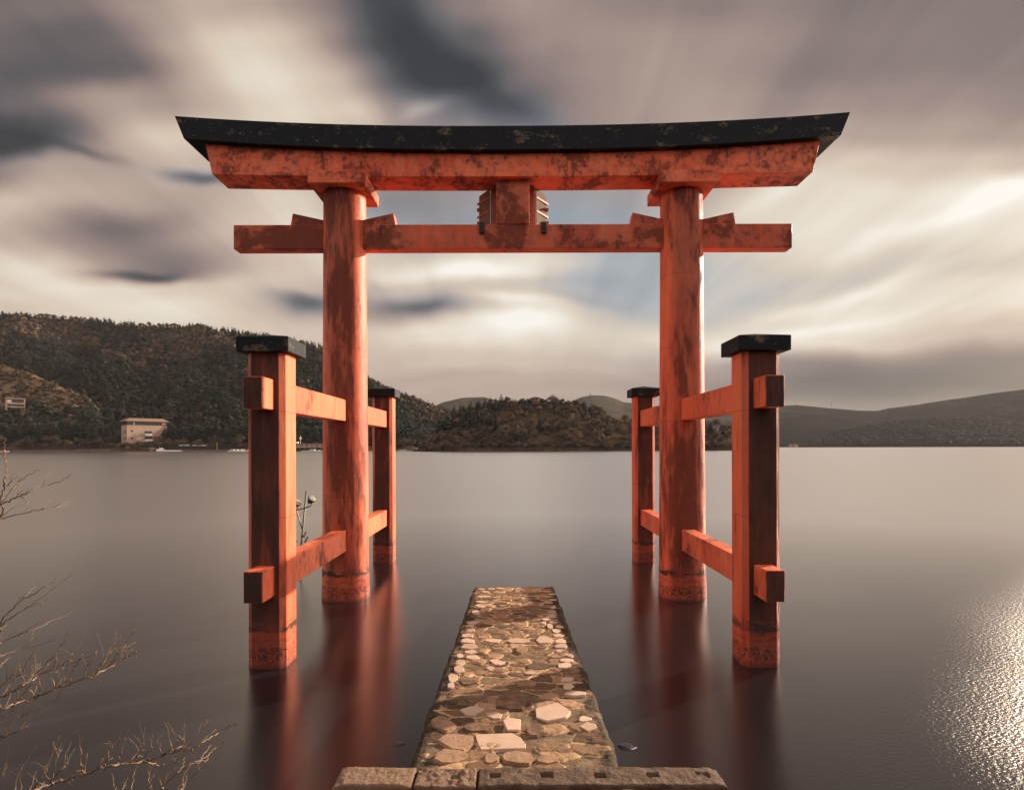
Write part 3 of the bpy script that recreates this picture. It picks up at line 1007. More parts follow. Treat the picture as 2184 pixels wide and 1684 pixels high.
def smooth_path(pts, sub=5):
    out = []
    for i in range(len(pts) - 1):
        p0 = pts[max(i - 1, 0)]; p1 = pts[i]; p2 = pts[i + 1]; p3 = pts[min(i + 2, len(pts) - 1)]
        for k in range(sub):
            u = k / sub
            out.append(.5 * ((2 * p1) + (p2 - p0) * u + (2 * p0 - 5 * p1 + 4 * p2 - p3) * u * u + (3 * p1 - p0 - 3 * p2 + p3) * u ** 3))
    out.append(pts[-1])
    return out


def shrub(root, lines, d0, label, twig=1.0, sd=1):
    rg = random.Random(sd)
    bm = bmesh.new()
    root = Vector(root)
    hub = root + Vector((-.02, .12, .25))
    tube(bm, [root - Vector((0, 0, .25)), root, hub], [.035, .030, .024], 8)
    for main, r0, dd, pl_ in lines:
        pts = [bz(x, y, d0 + dd + .10 * math.sin(i * 1.3 + r0 * 900) + .25 * i / max(1, len(pl_) - 1) * (1 if dd > 0 else -1)) for i, (x, y) in enumerate(pl_)]
        if main:
            mid = hub.lerp(pts[0], .55) + Vector((-.10, 0, .02))
            pts = [hub, mid] + pts
        sp = smooth_path(pts, 6)
        jit = [p + Vector((rg.gauss(0, 1), rg.gauss(0, 1), rg.gauss(0, 1))) * .0035 for p in sp]
        n = len(jit)
        rad = [.74 * r0 * (1 - .78 * (i / (n - 1)) ** .8) * (1 + .12 * math.sin(i * 2.1)) for i in range(n)]
        tube(bm, jit, rad, 6)
        # short spurs
        st = 8 if main else 2
        for i in range(st, n - 1):
            if rg.random() < .24 * twig:
                p = jit[i]; tdir = (jit[i + 1] - jit[i - 1]).normalized()
                up = Vector((rg.uniform(-.5, .6), rg.uniform(-.7, .7), rg.uniform(.2, 1)))
                dr = (tdir * rg.uniform(.3, 1.0) + up * .9).normalized()
                L = rg.uniform(.035, .15) * (1.2 if rg.random() < .3 else .8)
                q = [p]
                for s_ in range(4):
                    dr = (dr + Vector((rg.gauss(0, .25), rg.gauss(0, .25), rg.gauss(.05, .25)))).normalized()
                    q.append(q[-1] + dr * L / 4)
                rr = min(rad[i] * .6, .0032)
                tube(bm, q, [rr, rr * .9, rr * .75, rr * .6, rr * .5], 5)
                if rg.random() < .4:
                    q2 = [q[2]]; dr2 = (dr + Vector((rg.gauss(0, .7), rg.gauss(0, .7), rg.gauss(0, .5)))).normalized()
                    for s_ in range(2): q2.append(q2[-1] + dr2 * L / 6)
                    tube(bm, q2, rr * .5, 4)
    o = link('bare_shrub', frombm('bare_shrub', bm), M_twig, None, True)
    tag(o, label, 'shrub', 'bare shrubs on the left bank')
    return o


T, N_ = True, False
shrub((-4.1, 2.5, .25), [
    (T, .0085, .1, [(-60, 400), (0, 375), (120, 345), (240, 320), (320, 305)]),
    (N_, .0035, .1, [(240, 319), (300, 295), (358, 285)]),
    (T, .0085, -.1, [(-60, 345), (0, 308), (60, 278), (130, 245), (200, 215), (270, 200), (350, 160)]),
    (N_, .0055, -.1, [(0, 300), (50, 240), (90, 195), (150, 155), (197, 130)]),
    (T, .0095, 0, [(-60, 430), (0, 290), (22, 200), (32, 110), (20, 40), (24, -20)]),
    (N_, .0040, -.1, [(100, 268), (130, 290), (128, 335)]), (N_, .0035, .1, [(200, 325), (225, 300), (240, 280)]),
    (N_, .0040, 0, [(28, 215), (55, 190), (82, 168)]), (N_, .0035, -.1, [(70, 270), (95, 245), (118, 236)]),
    (N_, .0035, .1, [(0, 372), (30, 340), (72, 290)])], 3.5, 'bare twiggy shrub reaching in at the left edge just below the far shore', .35, 3)
shrub((-3.6, 2.3, .35), [
    (T, .0080, 0, [(-60, 935), (0, 870), (60, 800), (110, 750), (155, 708)]),
    (T, .0085, .1, [(-60, 960), (0, 885), (80, 830), (150, 790), (215, 785)]),
    (N_, .0042, 0, [(100, 765), (180, 720), (240, 685), (278, 655)]),
    (N_, .0045, .1, [(120, 805), (200, 750), (290, 680), (380, 620)]),
    (T, .0070, .3, [(-60, 1000), (0, 970), (80, 930), (160, 890), (240, 835)]),
    (N_, .0042, .3, [(60, 940), (160, 905), (260, 860), (352, 822)]),
    (T, .0060, .3, [(-60, 1060), (0, 1035), (100, 1000), (200, 975), (265, 952)]),
    (N_, .0035, .3, [(100, 1000), (150, 950), (155, 890)]),
    (T, .0060, .2, [(-60, 1120), (0, 1075), (50, 1030), (90, 1005)])], 3.3, 'bare shrub with upward raking twigs half way down the left edge', .22, 5)
shrub((-3.1, 2.2, .45), [
    (T, .0100, 0, [(-80, 1270), (0, 1230), (100, 1175), (180, 1130), (290, 1080), (350, 1065), (460, 1015)]),
    (T, .0110, -.1, [(-80, 1330), (0, 1290), (80, 1260), (160, 1235), (250, 1195), (340, 1160), (430, 1130), (520, 1090), (600, 1045), (635, 1025), (665, 1012)]),
    (N_, .0050, -.1, [(430, 1130), (480, 1085), (520, 1030), (565, 970)]),
    (N_, .0050, -.1, [(515, 1092), (570, 1020), (610, 970), (642, 915)]),
    (N_, .0060, 0, [(100, 1175), (170, 1120), (230, 1060), (290, 990), (325, 920)]),
    (N_, .0055, -.1, [(250, 1195), (300, 1170), (350, 1100), (400, 1025)]),
    (T, .0095, .1, [(-80, 1450), (0, 1425), (100, 1385), (180, 1330), (230, 1280), (290, 1215)]),
    (N_, .0055, 0, [(-60, 1380), (20, 1330), (60, 1290), (80, 1230), (60, 1120)]),
    (N_, .0060, 0, [(0, 1230), (60, 1150), (110, 1100), (165, 1010)]),
    (N_, .0040, 0, [(60, 1270), (120, 1200), (150, 1110), (150, 1075)]),
    (N_, .0040, 0, [(170, 1235), (190, 1190), (185, 1150)]), (N_, .0040, 0, [(400, 1142), (420, 1080), (440, 1055)]),
    (N_, .0045, .1, [(20, 1420), (60, 1350), (110, 1290), (100, 1270)]),
    (N_, .0045, .1, [(90, 1385), (170, 1300), (260, 1270)]),
    (T, .0070, .2, [(-80, 1400), (0, 1370), (120, 1310), (200, 1290)]),
    (N_, .0040, 0, [(250, 1100), (270, 1050), (265, 1010)]), (N_, .0040, 0, [(300, 1078), (340, 1040), (350, 1030)]),
    (T, .0080, .1, [(-80, 1240), (0, 1180), (50, 1130), (60, 1080)])], 3.05, 'dense bare shrub with sunlit orange twigs above the lower left corner', 1.0, 7)
shrub((-2.75, 1.8, .6), [
    (T, .0120, 0, [(60, 1712), (150, 1680), (250, 1645), (330, 1620), (420, 1595), (500, 1570), (600, 1552), (690, 1540), (780, 1510), (860, 1485), (935, 1475), (1000, 1430), (1060, 1395), (1140, 1355)]),
    (N_, .0060, 0, [(690, 1545), (740, 1555), (780, 1562), (850, 1540), (885, 1500), (910, 1478)]),
    (T, .0085, .1, [(690, 1725), (780, 1660), (850, 1600), (930, 1550), (1000, 1510), (1040, 1470), (1080, 1440)]),
    (T, .0075, .1, [(790, 1710), (880, 1650), (950, 1590), (1010, 1550)]),
    (N_, .0045, 0, [(400, 1600), (380, 1520), (395, 1430)]), (N_, .0050, 0, [(500, 1570), (530, 1480), (582, 1430)]),
    (N_, .0045, 0, [(560, 1560), (580, 1490), (606, 1430)]), (N_, .0050, 0, [(620, 1550), (680, 1480), (682, 1445)]),
    (N_, .0045, 0, [(650, 1545), (720, 1480), (716, 1425)]), (N_, .0045, 0, [(780, 1510), (858, 1450), (860, 1415)]),
    (N_, .0040, 0, [(800, 1505), (845, 1480), (892, 1468)]), (N_, .0040, 0, [(860, 1488), (880, 1450), (878, 1435)]),
    (N_, .0045, .1, [(50, 1700), (90, 1600), (130, 1530), (180, 1450)]),
    (N_, .0045, 0, [(250, 1645), (262, 1560), (280, 1480), (290, 1440)]),
    (N_, .0045, 0, [(150, 1680), (200, 1610), (222, 1580), (215, 1550)]),
    (N_, .0045, 0, [(230, 1650), (290, 1580), (320, 1560), (322, 1510)]),
    (N_, .0050, .1, [(560, 1720), (545, 1660), (528, 1595)]), (N_, .0045, .1, [(625, 1720), (630, 1650), (652, 1590)]),
    (N_, .0050, .1, [(730, 1700), (715, 1640), (708, 1575)]), (N_, .0045, .1, [(560, 1710), (590, 1670), (600, 1655)]),
    (N_, .0040, .1, [(930, 1550), (985, 1540), (1000, 1525)]), (N_, .0035, 0, [(-10, 1650), (8, 1620), (22, 1598)]),
    (N_, .0040, .1, [(850, 1600), (880, 1560), (885, 1520)]), (N_, .0040, .1, [(960, 1530), (1000, 1480), (1020, 1460)]),
    (N_, .0040, .1, [(100, 1690), (95, 1600), (100, 1550)])], 2.9, 'long bare branch sweeping along the bottom left corner towards the kerb', .8, 9)

# ------------------------------------------------------------------ hills
def hillmat(name, cols, scale, patch=.5, seed=0, rough=.9, bump=1.0, bd=1.0):
    m, t, b = mat(name)
    g = t.n.new('ShaderNodeNewGeometry'); pos = g.outputs['Position']
    n = t.noise(t.mapping(pos, (seed, 0, 0), (0, 0, 0), (1, 1, 1.6)), scale, 7, .62, .3)
    c = t.ramp(n, [(patch - .08, cols[0]), (patch, cols[1]), (patch + .08, cols[2])])
    f = t.noise(pos, scale * 14, 4, .7)
    c = t.mix(t.mapr(f, .35, .65, .0, .55), c, cols[3])
    t.l.new(c, b.inputs['Base Color']); b.inputs['Roughness'].default_value = rough
    b.inputs['Specular IOR Level'].default_value = 0
    bn = t.n.new('ShaderNodeBump'); bn.inputs['Strength'].default_value = bump; bn.inputs['Distance'].default_value = bd
    t.l.new(f, bn.inputs['Height']); t.l.new(bn.outputs[0], b.inputs['Normal'])
    return m


class Hill:
    """terrain between a shore depth and a ridge depth whose skyline follows measured bearings"""
    def __init__(s, pts, shore, ridge, g=.9, spur=.10, quay=1.3, seed=0, gap=.0):
        s.px = np.array([p[0] for p in pts], float); s.py = np.array([p[1] for p in pts], float)
        s.sh, s.rd, s.g, s.spur, s.quay, s.seed, s.gap = shore, ridge, g, spur, quay, seed, gap

    def point(s, x, tt):
        x = np.asarray(x, float); tt = np.asarray(tt, float)
        sx = np.array([q[0] for q in s.sh]); sy = np.array([q[1] for q in s.sh])
        rx = np.array([q[0] for q in s.rd]); ry = np.array([q[1] for q in s.rd])
        d0 = np.interp(x, sx, sy); d1 = np.interp(x, rx, ry)
        yr = np.interp(x, s.px, s.py)
        br = (953 - yr) / F
        t1 = np.clip(tt, 0, 1)
        d = d0 + (d1 - d0) * tt
        b0 = -(CAMZ - s.quay) / d0
        e = t1 ** s.g
        e = e + s.spur * np.sin(np.pi * t1) * fbm(x / 160 + s.seed + t1 * 1.2, t1 * 2.2 + s.seed, 4) * 2
        b_ = b0 + (br - b0) * e
        z = CAMZ + b_ * d
        # fine roughness, nothing at the water's edge
        z = z + 1.2 * fbm(x / 22 + s.seed, tt * 26, 3) * np.clip(tt * 8, 0, 1) * np.where(d > 1100, .5, d / 500)
        over = np.clip(tt - 1, 0, None)
        z = np.where(tt > 1, z - over * (z * 1.2), z)
        return np.stack([(x - 1095) / F * d, d, z], -1)

    def mesh(s, x0, x1, nx, nt, name):
        xs = np.linspace(x0, x1, nx); ts = np.concatenate([np.linspace(0, 1, nt), [1.15, 1.4, 1.8]])
        X, Tt = np.meshgrid(xs, ts)
        v = s.point(X.ravel(), Tt.ravel())
        # front skirt under water
        fr = v[:nx].copy(); fr[:, 2] = -2.5; fr[:, 1] -= .5
        v = np.concatenate([v, fr])
        idx = np.arange(nx * len(ts)).reshape(len(ts), nx)
        f = [np.stack([idx[:-1, :-1].ravel(), idx[:-1, 1:].ravel(), idx[1:, 1:].ravel(), idx[1:, :-1].ravel()], 1)]
        k0 = nx * len(ts); sk = np.arange(k0, k0 + nx)
        f.append(np.stack([sk[:-1], sk[1:], idx[0, 1:], idx[0, :-1]], 1))
        return npmesh(name, v, np.concatenate(f))


green = [(.020, .027, .019, 1), (.034, .038, .024, 1), (.13, .085, .050, 1), (.018, .020, .015, 1)]
brown = [(.045, .036, .022, 1), (.14, .090, .052, 1), (.24, .155, .085, 1), (.06, .045, .028, 1)]
M_hillL = hillmat('left_mountain_cover', [(.030, .030, .021, 1), (.06, .045, .031, 1), (.085, .058, .038, 1), (.03, .027, .02, 1)], .012, .5, 1)
M_hillB = hillmat('brown_slope_cover', brown, .02, .40, 2)
M_head = hillmat('headland_cover', [(.05, .038, .024, 1), (.10, .065, .04, 1), (.16, .10, .06, 1), (.03, .026, .018, 1)], .05, .5, 3)
M_far = hillmat('far_hill_cover', [(.007, .010, .009, 1), (.012, .013, .011, 1), (.045, .034, .026, 1), (.009, .009, .008, 1)], .0035, .56, 4, bd=1.5)
M_farg = hillmat('far_grass_cover', [(.028, .026, .020, 1), (.046, .040, .030, 1), (.075, .06, .042, 1), (.025, .022, .018, 1)], .004, .5, 5, bd=1.5)
M_dark = hillmat('dark_far_forest', [(.010, .013, .012, 1), (.014, .017, .014, 1), (.026, .024, .018, 1), (.009, .010, .009, 1)], .006, .6, 6, bd=1.5)

leftR = [(-1400, 640), (-900, 690), (-500, 640), (-200, 660), (0, 673), (60, 672), (130, 677), (180, 682), (240, 688), (330, 696), (420, 697), (500, 708),
         (560, 718), (640, 731), (690, 745), (740, 780), (790, 815), (850, 843), (900, 862), (940, 878), (980, 895), (1040, 925), (1090, 957)]
hl = Hill(leftR, [(-1400, 430), (-200, 412), (690, 415), (880, 455), (1100, 640)], [(-1400, 1000), (0, 900), (500, 860), (800, 800), (1100, 760)], .80, .10, 1.3, 3)
tag(link('hills', hl.mesh(-1400, 1090, 420, 90, 'left_mountain'), M_hillL, None, True), 'wooded mountain falling to the lake on the left', 'hill', kind='structure')
h2 = Hill([(-900, 640), (-400, 720), (0, 776), (60, 792), (110, 812), (165, 836), (230, 880), (290, 925), (340, 958)],
          [(-900, 440), (340, 440)], [(-900, 600), (0, 560), (340, 500)], 1.0, .03, 1.3, 9)
tag(link('hills', h2.mesh(-900, 338, 160, 40, 'brown_spur'), M_hillB, None, True), 'bare brown spur of grass at the far left', 'hill', kind='structure')
headR = [(880, 961), (905, 953), (925, 930), (945, 908), (970, 893), (1000, 882), (1050, 868), (1080, 863), (1100, 862), (1180, 862), (1230, 866), (1260, 876), (1300, 888), (1340, 896), (1400, 898),
         (1480, 902), (1530, 912), (1560, 922), (1590, 942), (1612, 958), (1625, 961)]
h3 = Hill(headR, [(880, 372), (1100, 368), (1400, 370), (1625, 420)], [(880, 395), (1100, 440), (1400, 450), (1625, 440)], .72, .02, .7, 5)
tag(link('hills', h3.mesh(880, 1625, 200, 40, 'headland'), M_head, None, True), 'low wooded headland across the lake in the middle', 'hill', kind='structure')
h4 = Hill([(820, 905), (880, 885), (905, 876), (925, 866), (945, 857), (985, 848), (1030, 846), (1060, 852), (1100, 862), (1160, 885), (1250, 930)],
          [(820, 1500), (1250, 1500)], [(820, 2200), (1250, 2200)], .8, .05, 1.3, 6)
tag(link('hills', h4.mesh(820, 1250, 100, 40, 'far_knoll'), M_farg, None, True), 'distant grassy knoll behind the mountain foot', 'hill', kind='structure')
h5 = Hill([(1120, 930), (1180, 880), (1215, 858), (1240, 847), (1262, 843), (1290, 844), (1312, 850), (1330, 858), (1380, 864), (1450, 875), (1560, 885), (1640, 895), (1700, 930)],
          [(1120, 1700), (1700, 1700)], [(1120, 2600), (1700, 2600)], .8, .05, 1.3, 7)
tag(link('hills', h5.mesh(1120, 1700, 140, 40, 'far_dome'), M_farg, None, True), 'distant rounded dome hill behind the headland', 'hill', kind='structure')
h6 = Hill([(1380, 930), (1480, 892), (1560, 878), (1640, 868), (1700, 865), (1760, 871), (1830, 877), (1870, 878), (1900, 872), (1950, 866), (2000, 858), (2060, 850), (2110, 842), (2184, 833),
           (2400, 812), (2800, 800), (3600, 830)], [(1380, 1650), (3600, 1500)], [(1380, 2900), (2184, 2700), (3600, 2400)], .75, .10, 1.3, 8)
tag(link('hills', h6.mesh(1380, 3600, 460, 70, 'right_range'), M_far, None, True), 'hazy hill range along the right of the far shore', 'hill', kind='structure')
h7 = Hill([(1690, 958), (1735, 938), (1780, 922), (1850, 908), (1900, 902), (1960, 895), (2050, 894), (2184, 898), (2400, 890), (2900, 880), (3600, 900)],
          [(1690, 1450), (3600, 1300)], [(1690, 1600), (2184, 1900), (3600, 1700)], .7, .06, 1.3, 12)
tag(link('hills', h7.mesh(1690, 3600, 400, 50, 'dark_ridge'), M_dark, None, True), 'dark wooded ridge in front of the right range', 'hill', kind='structure')

# ------------------------------------------------------------------ trees
def treemat(name, c0, c1, c2, attrn=True):
    m, t, b = mat(name)
    g = t.n.new('ShaderNodeNewGeometry')
    isl = g.outputs['Random Per Island']
    oi = t.n.new('ShaderNodeObjectInfo').outputs['Random']
    v = t.m('ADD', t.m('MULTIPLY', isl, .38), t.m('MULTIPLY', attr(t, 'tint') if attrn else oi, .55))
    t.l.new(t.ramp(v, [(.15, c0), (.5, c1), (.9, c2)]), b.inputs['Base Color'])
    b.inputs['Roughness'].default_value = .85
    b.inputs['Specular IOR Level'].default_value = .12
    # a leaf clump is lit as part of its rounded crown, not as one flat card
    an = t.n.new('ShaderNodeAttribute'); an.attribute_name = 'crown_dir'
    vt = t.n.new('ShaderNodeVectorTransform'); vt.vector_type = 'NORMAL'; vt.convert_from = 'OBJECT'; vt.convert_to = 'WORLD'
    t.l.new(an.outputs['Vector'], vt.inputs[0])
    gs = t.vm('SCALE', g.outputs['Normal'], None); gs.node.inputs['Scale'].default_value = .35
    t.l.new(t.vm('NORMALIZE', t.vm('ADD', gs, vt.outputs[0])), b.inputs['Normal'])
    return m


def crown_dir(me, V, per=None):
    a = me.attributes.new('crown_dir', 'FLOAT_VECTOR', 'POINT')
    V = np.asarray(V, dtype=np.float32)
    a.data.foreach_set('vector', V.ravel())


def dirs_of(V):
    """outward directions of a crown, from its axis and middle height"""
    c = V.mean(0); D_ = V - c; D_[:, 2] *= .8
    D_[:, 2] += .15
    return D_ / np.maximum(np.linalg.norm(D_, axis=1, keepdims=True), 1e-6)


CG = ((.012, .020, .017, 1), (.027, .038, .028, 1), (.070, .078, .045, 1))
BG = ((.055, .045, .030, 1), (.135, .092, .056, 1), (.28, .175, .10, 1))
M_con = treemat('conifer_foliage', *CG, attrn=False)
M_bro = treemat('bare_crown_twigs', *BG, attrn=False)
M_conS = treemat('conifer_foliage_mass', *CG)
M_broS = treemat('bare_crown_mass', *BG)
M_trunk = simple('tree_trunk', (.10, .075, .055), .85, 0, .3, 2)
M_conF = treemat('distant_foliage', (.007, .009, .009, 1), (.010, .012, .011, 1), (.014, .015, .013, 1))
M_pin = treemat('pine_foliage', (.020, .027, .017, 1), (.035, .042, .024, 1), (.06, .06, .032, 1), attrn=False)


def leafcloud(rg, centers, n, size, elong=1.0, droop=0.0, radial=None):
    """many small leaf-sized quads spread through given ellipsoids: (c, r) list"""
    V = []; Fc = []
    w = np.array([r[0] * r[1] * r[2] for c, r in centers]) ** .67; w = w / w.sum()
    ids = rg.choice(len(centers), n, p=w)
    for k in range(n):
        c, r = centers[ids[k]]
        d = rg.normal(size=3); d /= np.linalg.norm(d)
        rad = rg.rand() ** .38
        p = np.array(c) + d * np.array(r) * rad
        a = rg.normal(size=3) + d * .3; a[2] -= droop; a /= np.linalg.norm(a)
        b_ = np.cross(a, rg.normal(size=3)); b_ /= np.linalg.norm(b_)
        s = size * rg.uniform(.6, 1.3)
        a = a * s * elong; b_ = b_ * s
        i = len(V)
        V += [p - a - b_ * .6, p + a * .2 - b_, p + a + b_ * .3, p - a * .3 + b_]
        Fc.append((i, i + 1, i + 2, i + 3))
    return np.array(V), np.array(Fc)


def conifer_np(rg, h=1.0, wid=.22, n=160, size=.055):
    """unit-height conifer: drooping leaf clumps in ragged tiers"""
    V = []; Fc = []
    for k in range(n):
        u = rg.rand() ** .75
        z = .10 + .90 * (1 - u) if False else .08 + .92 * (1 - math.sqrt(rg.rand()) * .995)
        tier = .80 + .35 * abs(math.sin(z * 21 + 1.0))
        rr = wid * (1.02 - z) ** .80 * tier * rg.uniform(.45, 1.08)
        a0 = rg.rand() * 6.283
        p = np.array([math.cos(a0) * rr, math.sin(a0) * rr, z])
        out = np.array([math.cos(a0), math.sin(a0), -.45]); tang = np.array([-math.sin(a0), math.cos(a0), 0])
        s = size * rg.uniform(.7, 1.35) * (1.25 - .7 * z)
        i = len(V)
        tw = rg.uniform(-.5, .5); tang = tang + np.array([0, 0, tw])
        V += [p - out * s * 1.1 - tang * s * .5, p + out * s - tang * s * .9, p + out * s * 1.3 + tang * s * .5, p - out * s * .4 + tang * s]
        Fc.append((i, i + 1, i + 2, i + 3))
    i = len(V)
    V += [np.array([-.012, 0, .90]), np.array([.012, 0, .90]), np.array([.006, .004, 1.03]), np.array([-.004, .004, 1.03])]
    Fc.append((i, i + 1, i + 2, i + 3))
    return np.array(V), np.array(Fc)


def broad_np(rg, n=170, size=.05):
    cs = []
    for k in range(7):
        a = k * 2.4 + rg.rand(); r = .10 + .18 * rg.rand()
        cs.append(((math.cos(a) * r, math.sin(a) * r, .48 + .34 * rg.rand()), (.16 + .08 * rg.rand(), .16 + .08 * rg.rand(), .12 + .07 * rg.rand())))
    return leafcloud(rg, cs, n, size, 1.3)


def pine_np(rg, n=150, size=.045):
    cs = []
    for k in range(6):
        a = rg.rand() * 6.28; r = .16 * rg.rand() + .04; z = .58 + .40 * k / 6
        w_ = .19 * (1.25 - .75 * k / 6)
        cs.append(((math.cos(a) * r, math.sin(a) * r, z), (w_, w_, .045)))
    return leafcloud(rg, cs, n, size, 1.2)


rgn = np.random.RandomState(21)


def trunk_bm(h, r, limbs, rg, z0=-.06):
    bm = bmesh.new()
    lean = Vector((rg.uniform(-.03, .03), rg.uniform(-.03, .03), 0))
    tube(bm, [(0, 0, z0), lean * .5 + Vector((0, 0, h * .5)), lean + Vector((0, 0, h))], [r, r * .7, r * .25], 6)
    for k in range(limbs):
        a = k * 2.4 + rg.random(); zb = h * rg.uniform(.35, .8)
        e = Vector((math.cos(a) * .28, math.sin(a) * .28, zb + .26 * rg.uniform(.6, 1.2)))
        mid = Vector((math.cos(a) * .10, math.sin(a) * .10, zb + .12))
        tube(bm, [(0, 0, zb), mid, e], [r * .5, r * .35, r * .12], 4)
    return bm


def two_mat_mesh(name, leaf, m_leaf, h, r, limbs, sd):
    """trunk and crown in one mesh, for trees only a few pixels tall"""
    bm = trunk_bm(h, r, limbs, random.Random(sd))
    tm = frombm('tmp', bm)
    nv = len(tm.vertices)
    V, Fc = leaf
    bm = bmesh.new(); bm.from_mesh(tm); bpy.data.meshes.remove(tm)
    for f in bm.faces: f.material_index = 1
    vs = [bm.verts.new(v) for v in V]
    for f in Fc: bm.faces.new([vs[i] for i in f])
    me = frombm(name, bm)
    me.materials.append(m_leaf); me.materials.append(M_trunk)
    crown_dir(me, np.concatenate([np.tile(np.array([[0, 0, 1.]]), (nv, 1)), dirs_of(V)]))
    return me


conT = [two_mat_mesh('conifer', conifer_np(rgn, 1, .20 + .05 * k / 3, 190), M_con, .95, .018, 0, k) for k in range(4)]
broT = [two_mat_mesh('bare_tree', broad_np(rgn, 260, .040), M_bro, .60, .022, 6, k) for k in range(5)]
low_con = [conifer_np(rgn, 1, .21 + .03 * k, 34, .105) for k in range(4)]
low_bro = [broad_np(rgn, 34, .105) for k in range(4)]
mid_con = [conifer_np(rgn, 1, .19 + .03 * k, 90, .070) for k in range(3)]


def put(me, name, p, h, label, cat, group, w=1.0):
    o = bpy.data.objects.new(name, me)
    COL.objects.link(o)
    o.location = p
    o.rotation_euler = (0, 0, rgn.rand() * 6.28)
    o.scale = (h * w, h * w, h)
    tag(o, label, cat, group)
    return o


def mass(name, items, tmpl, mt, label, cat):
    """items: (x, y, z, h, w, tint); one object, nobody could count them"""
    Vs = []; Fs = []; Ts = []; Ds = []; off = 0
    items = np.array(items)
    for k, (V, Fc) in enumerate(tmpl):
        it = items[k::len(tmpl)]
        if not len(it): continue
        ang = rgn.rand(len(it)) * 6.28
        ca, sa = np.cos(ang)[:, None], np.sin(ang)[:, None]
        hw = (it[:, 3] * it[:, 4])[:, None]
        X = it[:, 0:1] + (V[None, :, 0] * ca - V[None, :, 1] * sa) * hw
        Y = it[:, 1:2] + (V[None, :, 0] * sa + V[None, :, 1] * ca) * hw
        Z = it[:, 2:3] + V[None, :, 2] * it[:, 3:4]
        vv = np.stack([X, Y, Z], -1).reshape(-1, 3)
        dd = dirs_of(V)
        Ds.append(np.stack([dd[None, :, 0] * ca - dd[None, :, 1] * sa, dd[None, :, 0] * sa + dd[None, :, 1] * ca, dd[None, :, 2] + 0 * ca], -1).reshape(-1, 3))
        ff = (Fc[None] + (np.arange(len(it)) * len(V))[:, None, None]).reshape(-1, 4) + off
        Vs.append(vv); Fs.append(ff); Ts.append(np.repeat(it[:, 5], len(V))); off += len(vv)
    me = npmesh(name, np.concatenate(Vs), np.concatenate(Fs), {'tint': np.concatenate(Ts)})
    crown_dir(me, np.concatenate(Ds))
    o = link(name, me, mt)
    tag(o, label, cat, kind='stuff')
    return o


def spurtone(x, t_):
    return fbm(np.asarray(x) / 95.0 + 4.4, np.asarray(t_) * 4.5 + 2.2, 4)


# left mountain
con_items, bro_items, near_con, near_bro = [], [], [], []
N = 9500
X = rgn.uniform(-420, 1060, N); Tt = rgn.uniform(.03, 1.0, N)
tn = spurtone(X, Tt)
Pn = hl.point(X, Tt)
# where the slope is brown: upper left and scattered clearings
brownness = tn + .30 * np.clip((Tt - .55) * 2, 0, 1) + np.where((X < 330) & (Tt > .62), .18, 0) - np.where(Tt < .45, .25, 0) - .12
clear = fbm(X / 60 + 9, Tt * 9, 3)
for i in range(N):
    isb = brownness[i] + rgn.normal() * .10 > .23
    if isb and clear[i] > .55: continue
    d = Pn[i, 1]
    if isb:
        it = (Pn[i, 0], Pn[i, 1], Pn[i, 2] - .8, rgn.uniform(6.5, 9.5), 1.05, rgn.rand())
        (near_bro if Tt[i] < .10 and X[i] > -60 else bro_items).append(it)
    else:
        it = (Pn[i, 0], Pn[i, 1], Pn[i, 2] - .8, rgn.uniform(7.5, 12), rgn.uniform(.95, 1.35), rgn.rand())
        near_con.append(it + (Tt[i],)) if (Tt[i] < .14 and -20 < X[i] < 900) else con_items.append(it)
# ridge row
xr = -60
while xr < 1000:
    xr += rgn.uniform(3.5, 9)
    if xr < 170 and rgn.rand() < .55: continue
    for q in range(2):
        tq = 1.0 - .03 * rgn.rand()
        p = hl.point(np.array([xr]), np.array([tq]))[0]
        con_items.append((p[0], p[1], p[2] - .5, rgn.uniform(6.5, 10.5), .85, rgn.rand()))
near_con.sort(key=lambda q: q[6])
for q in near_con[230:]: con_items.append(q[:6])
near_con = near_con[:230]
# row of wood along the lake shore: dark cedars standing on the flat shore
for k in range(26):
    x_ = rgn.uniform(0, 1); x_ = (rgn.uniform(30, 240) if k < 13 else rgn.uniform(345, 540))
    p = hl.point(np.array([x_]), np.array([.05]))[0]
    near_con.append((p[0], p[1], p[2] - .5, rgn.uniform(12, 16), 1.25, .5, .05))
lab_c = 'dark green conifer in the wood that lines the left shore'
for q in near_con:
    put(conT[rgn.randint(4)], 'conifer_tree', q[:3], q[3], lab_c, 'tree', 'conifers along the left shore', q[4])
# brown bushes and bare trees at the water's edge
shore_x = list(rgn.uniform(-20, 246, 34)) + list(rgn.uniform(340, 560, 20)) + list(rgn.uniform(835, 905, 14)) + list(rgn.uniform(560, 700, 8))
for x_ in shore_x:
    tt_ = rgn.uniform(.001, .020)
    p = hl.point(np.array([x_]), np.array([tt_]))[0]
    near_bro.append((p[0], p[1], p[2] - .3, rgn.uniform(4.5, 8.5) if rgn.rand() < .7 else rgn.uniform(3, 5), 1.25, .5))
bro_items += near_bro[:-96]; near_bro = near_bro[-96:]
for q in near_bro:
    put(broT[rgn.randint(5)], 'bare_tree', q[:3], q[3], 'brown leafless tree among those at the edge of the left shore', 'tree', 'leafless trees along the left shore', q[4])
for x_ in list(np.linspace(252, 338, 12)):
    p = at(x_, 957, rgn.uniform(407, 412)); p.z = 1.0
    put(broT[rgn.randint(5)], 'bare_tree', p, rgn.uniform(5.2, 7.5), 'brown leafless bush in the row in front of the hotel', 'tree', 'bushes in front of the hotel', 1.1)
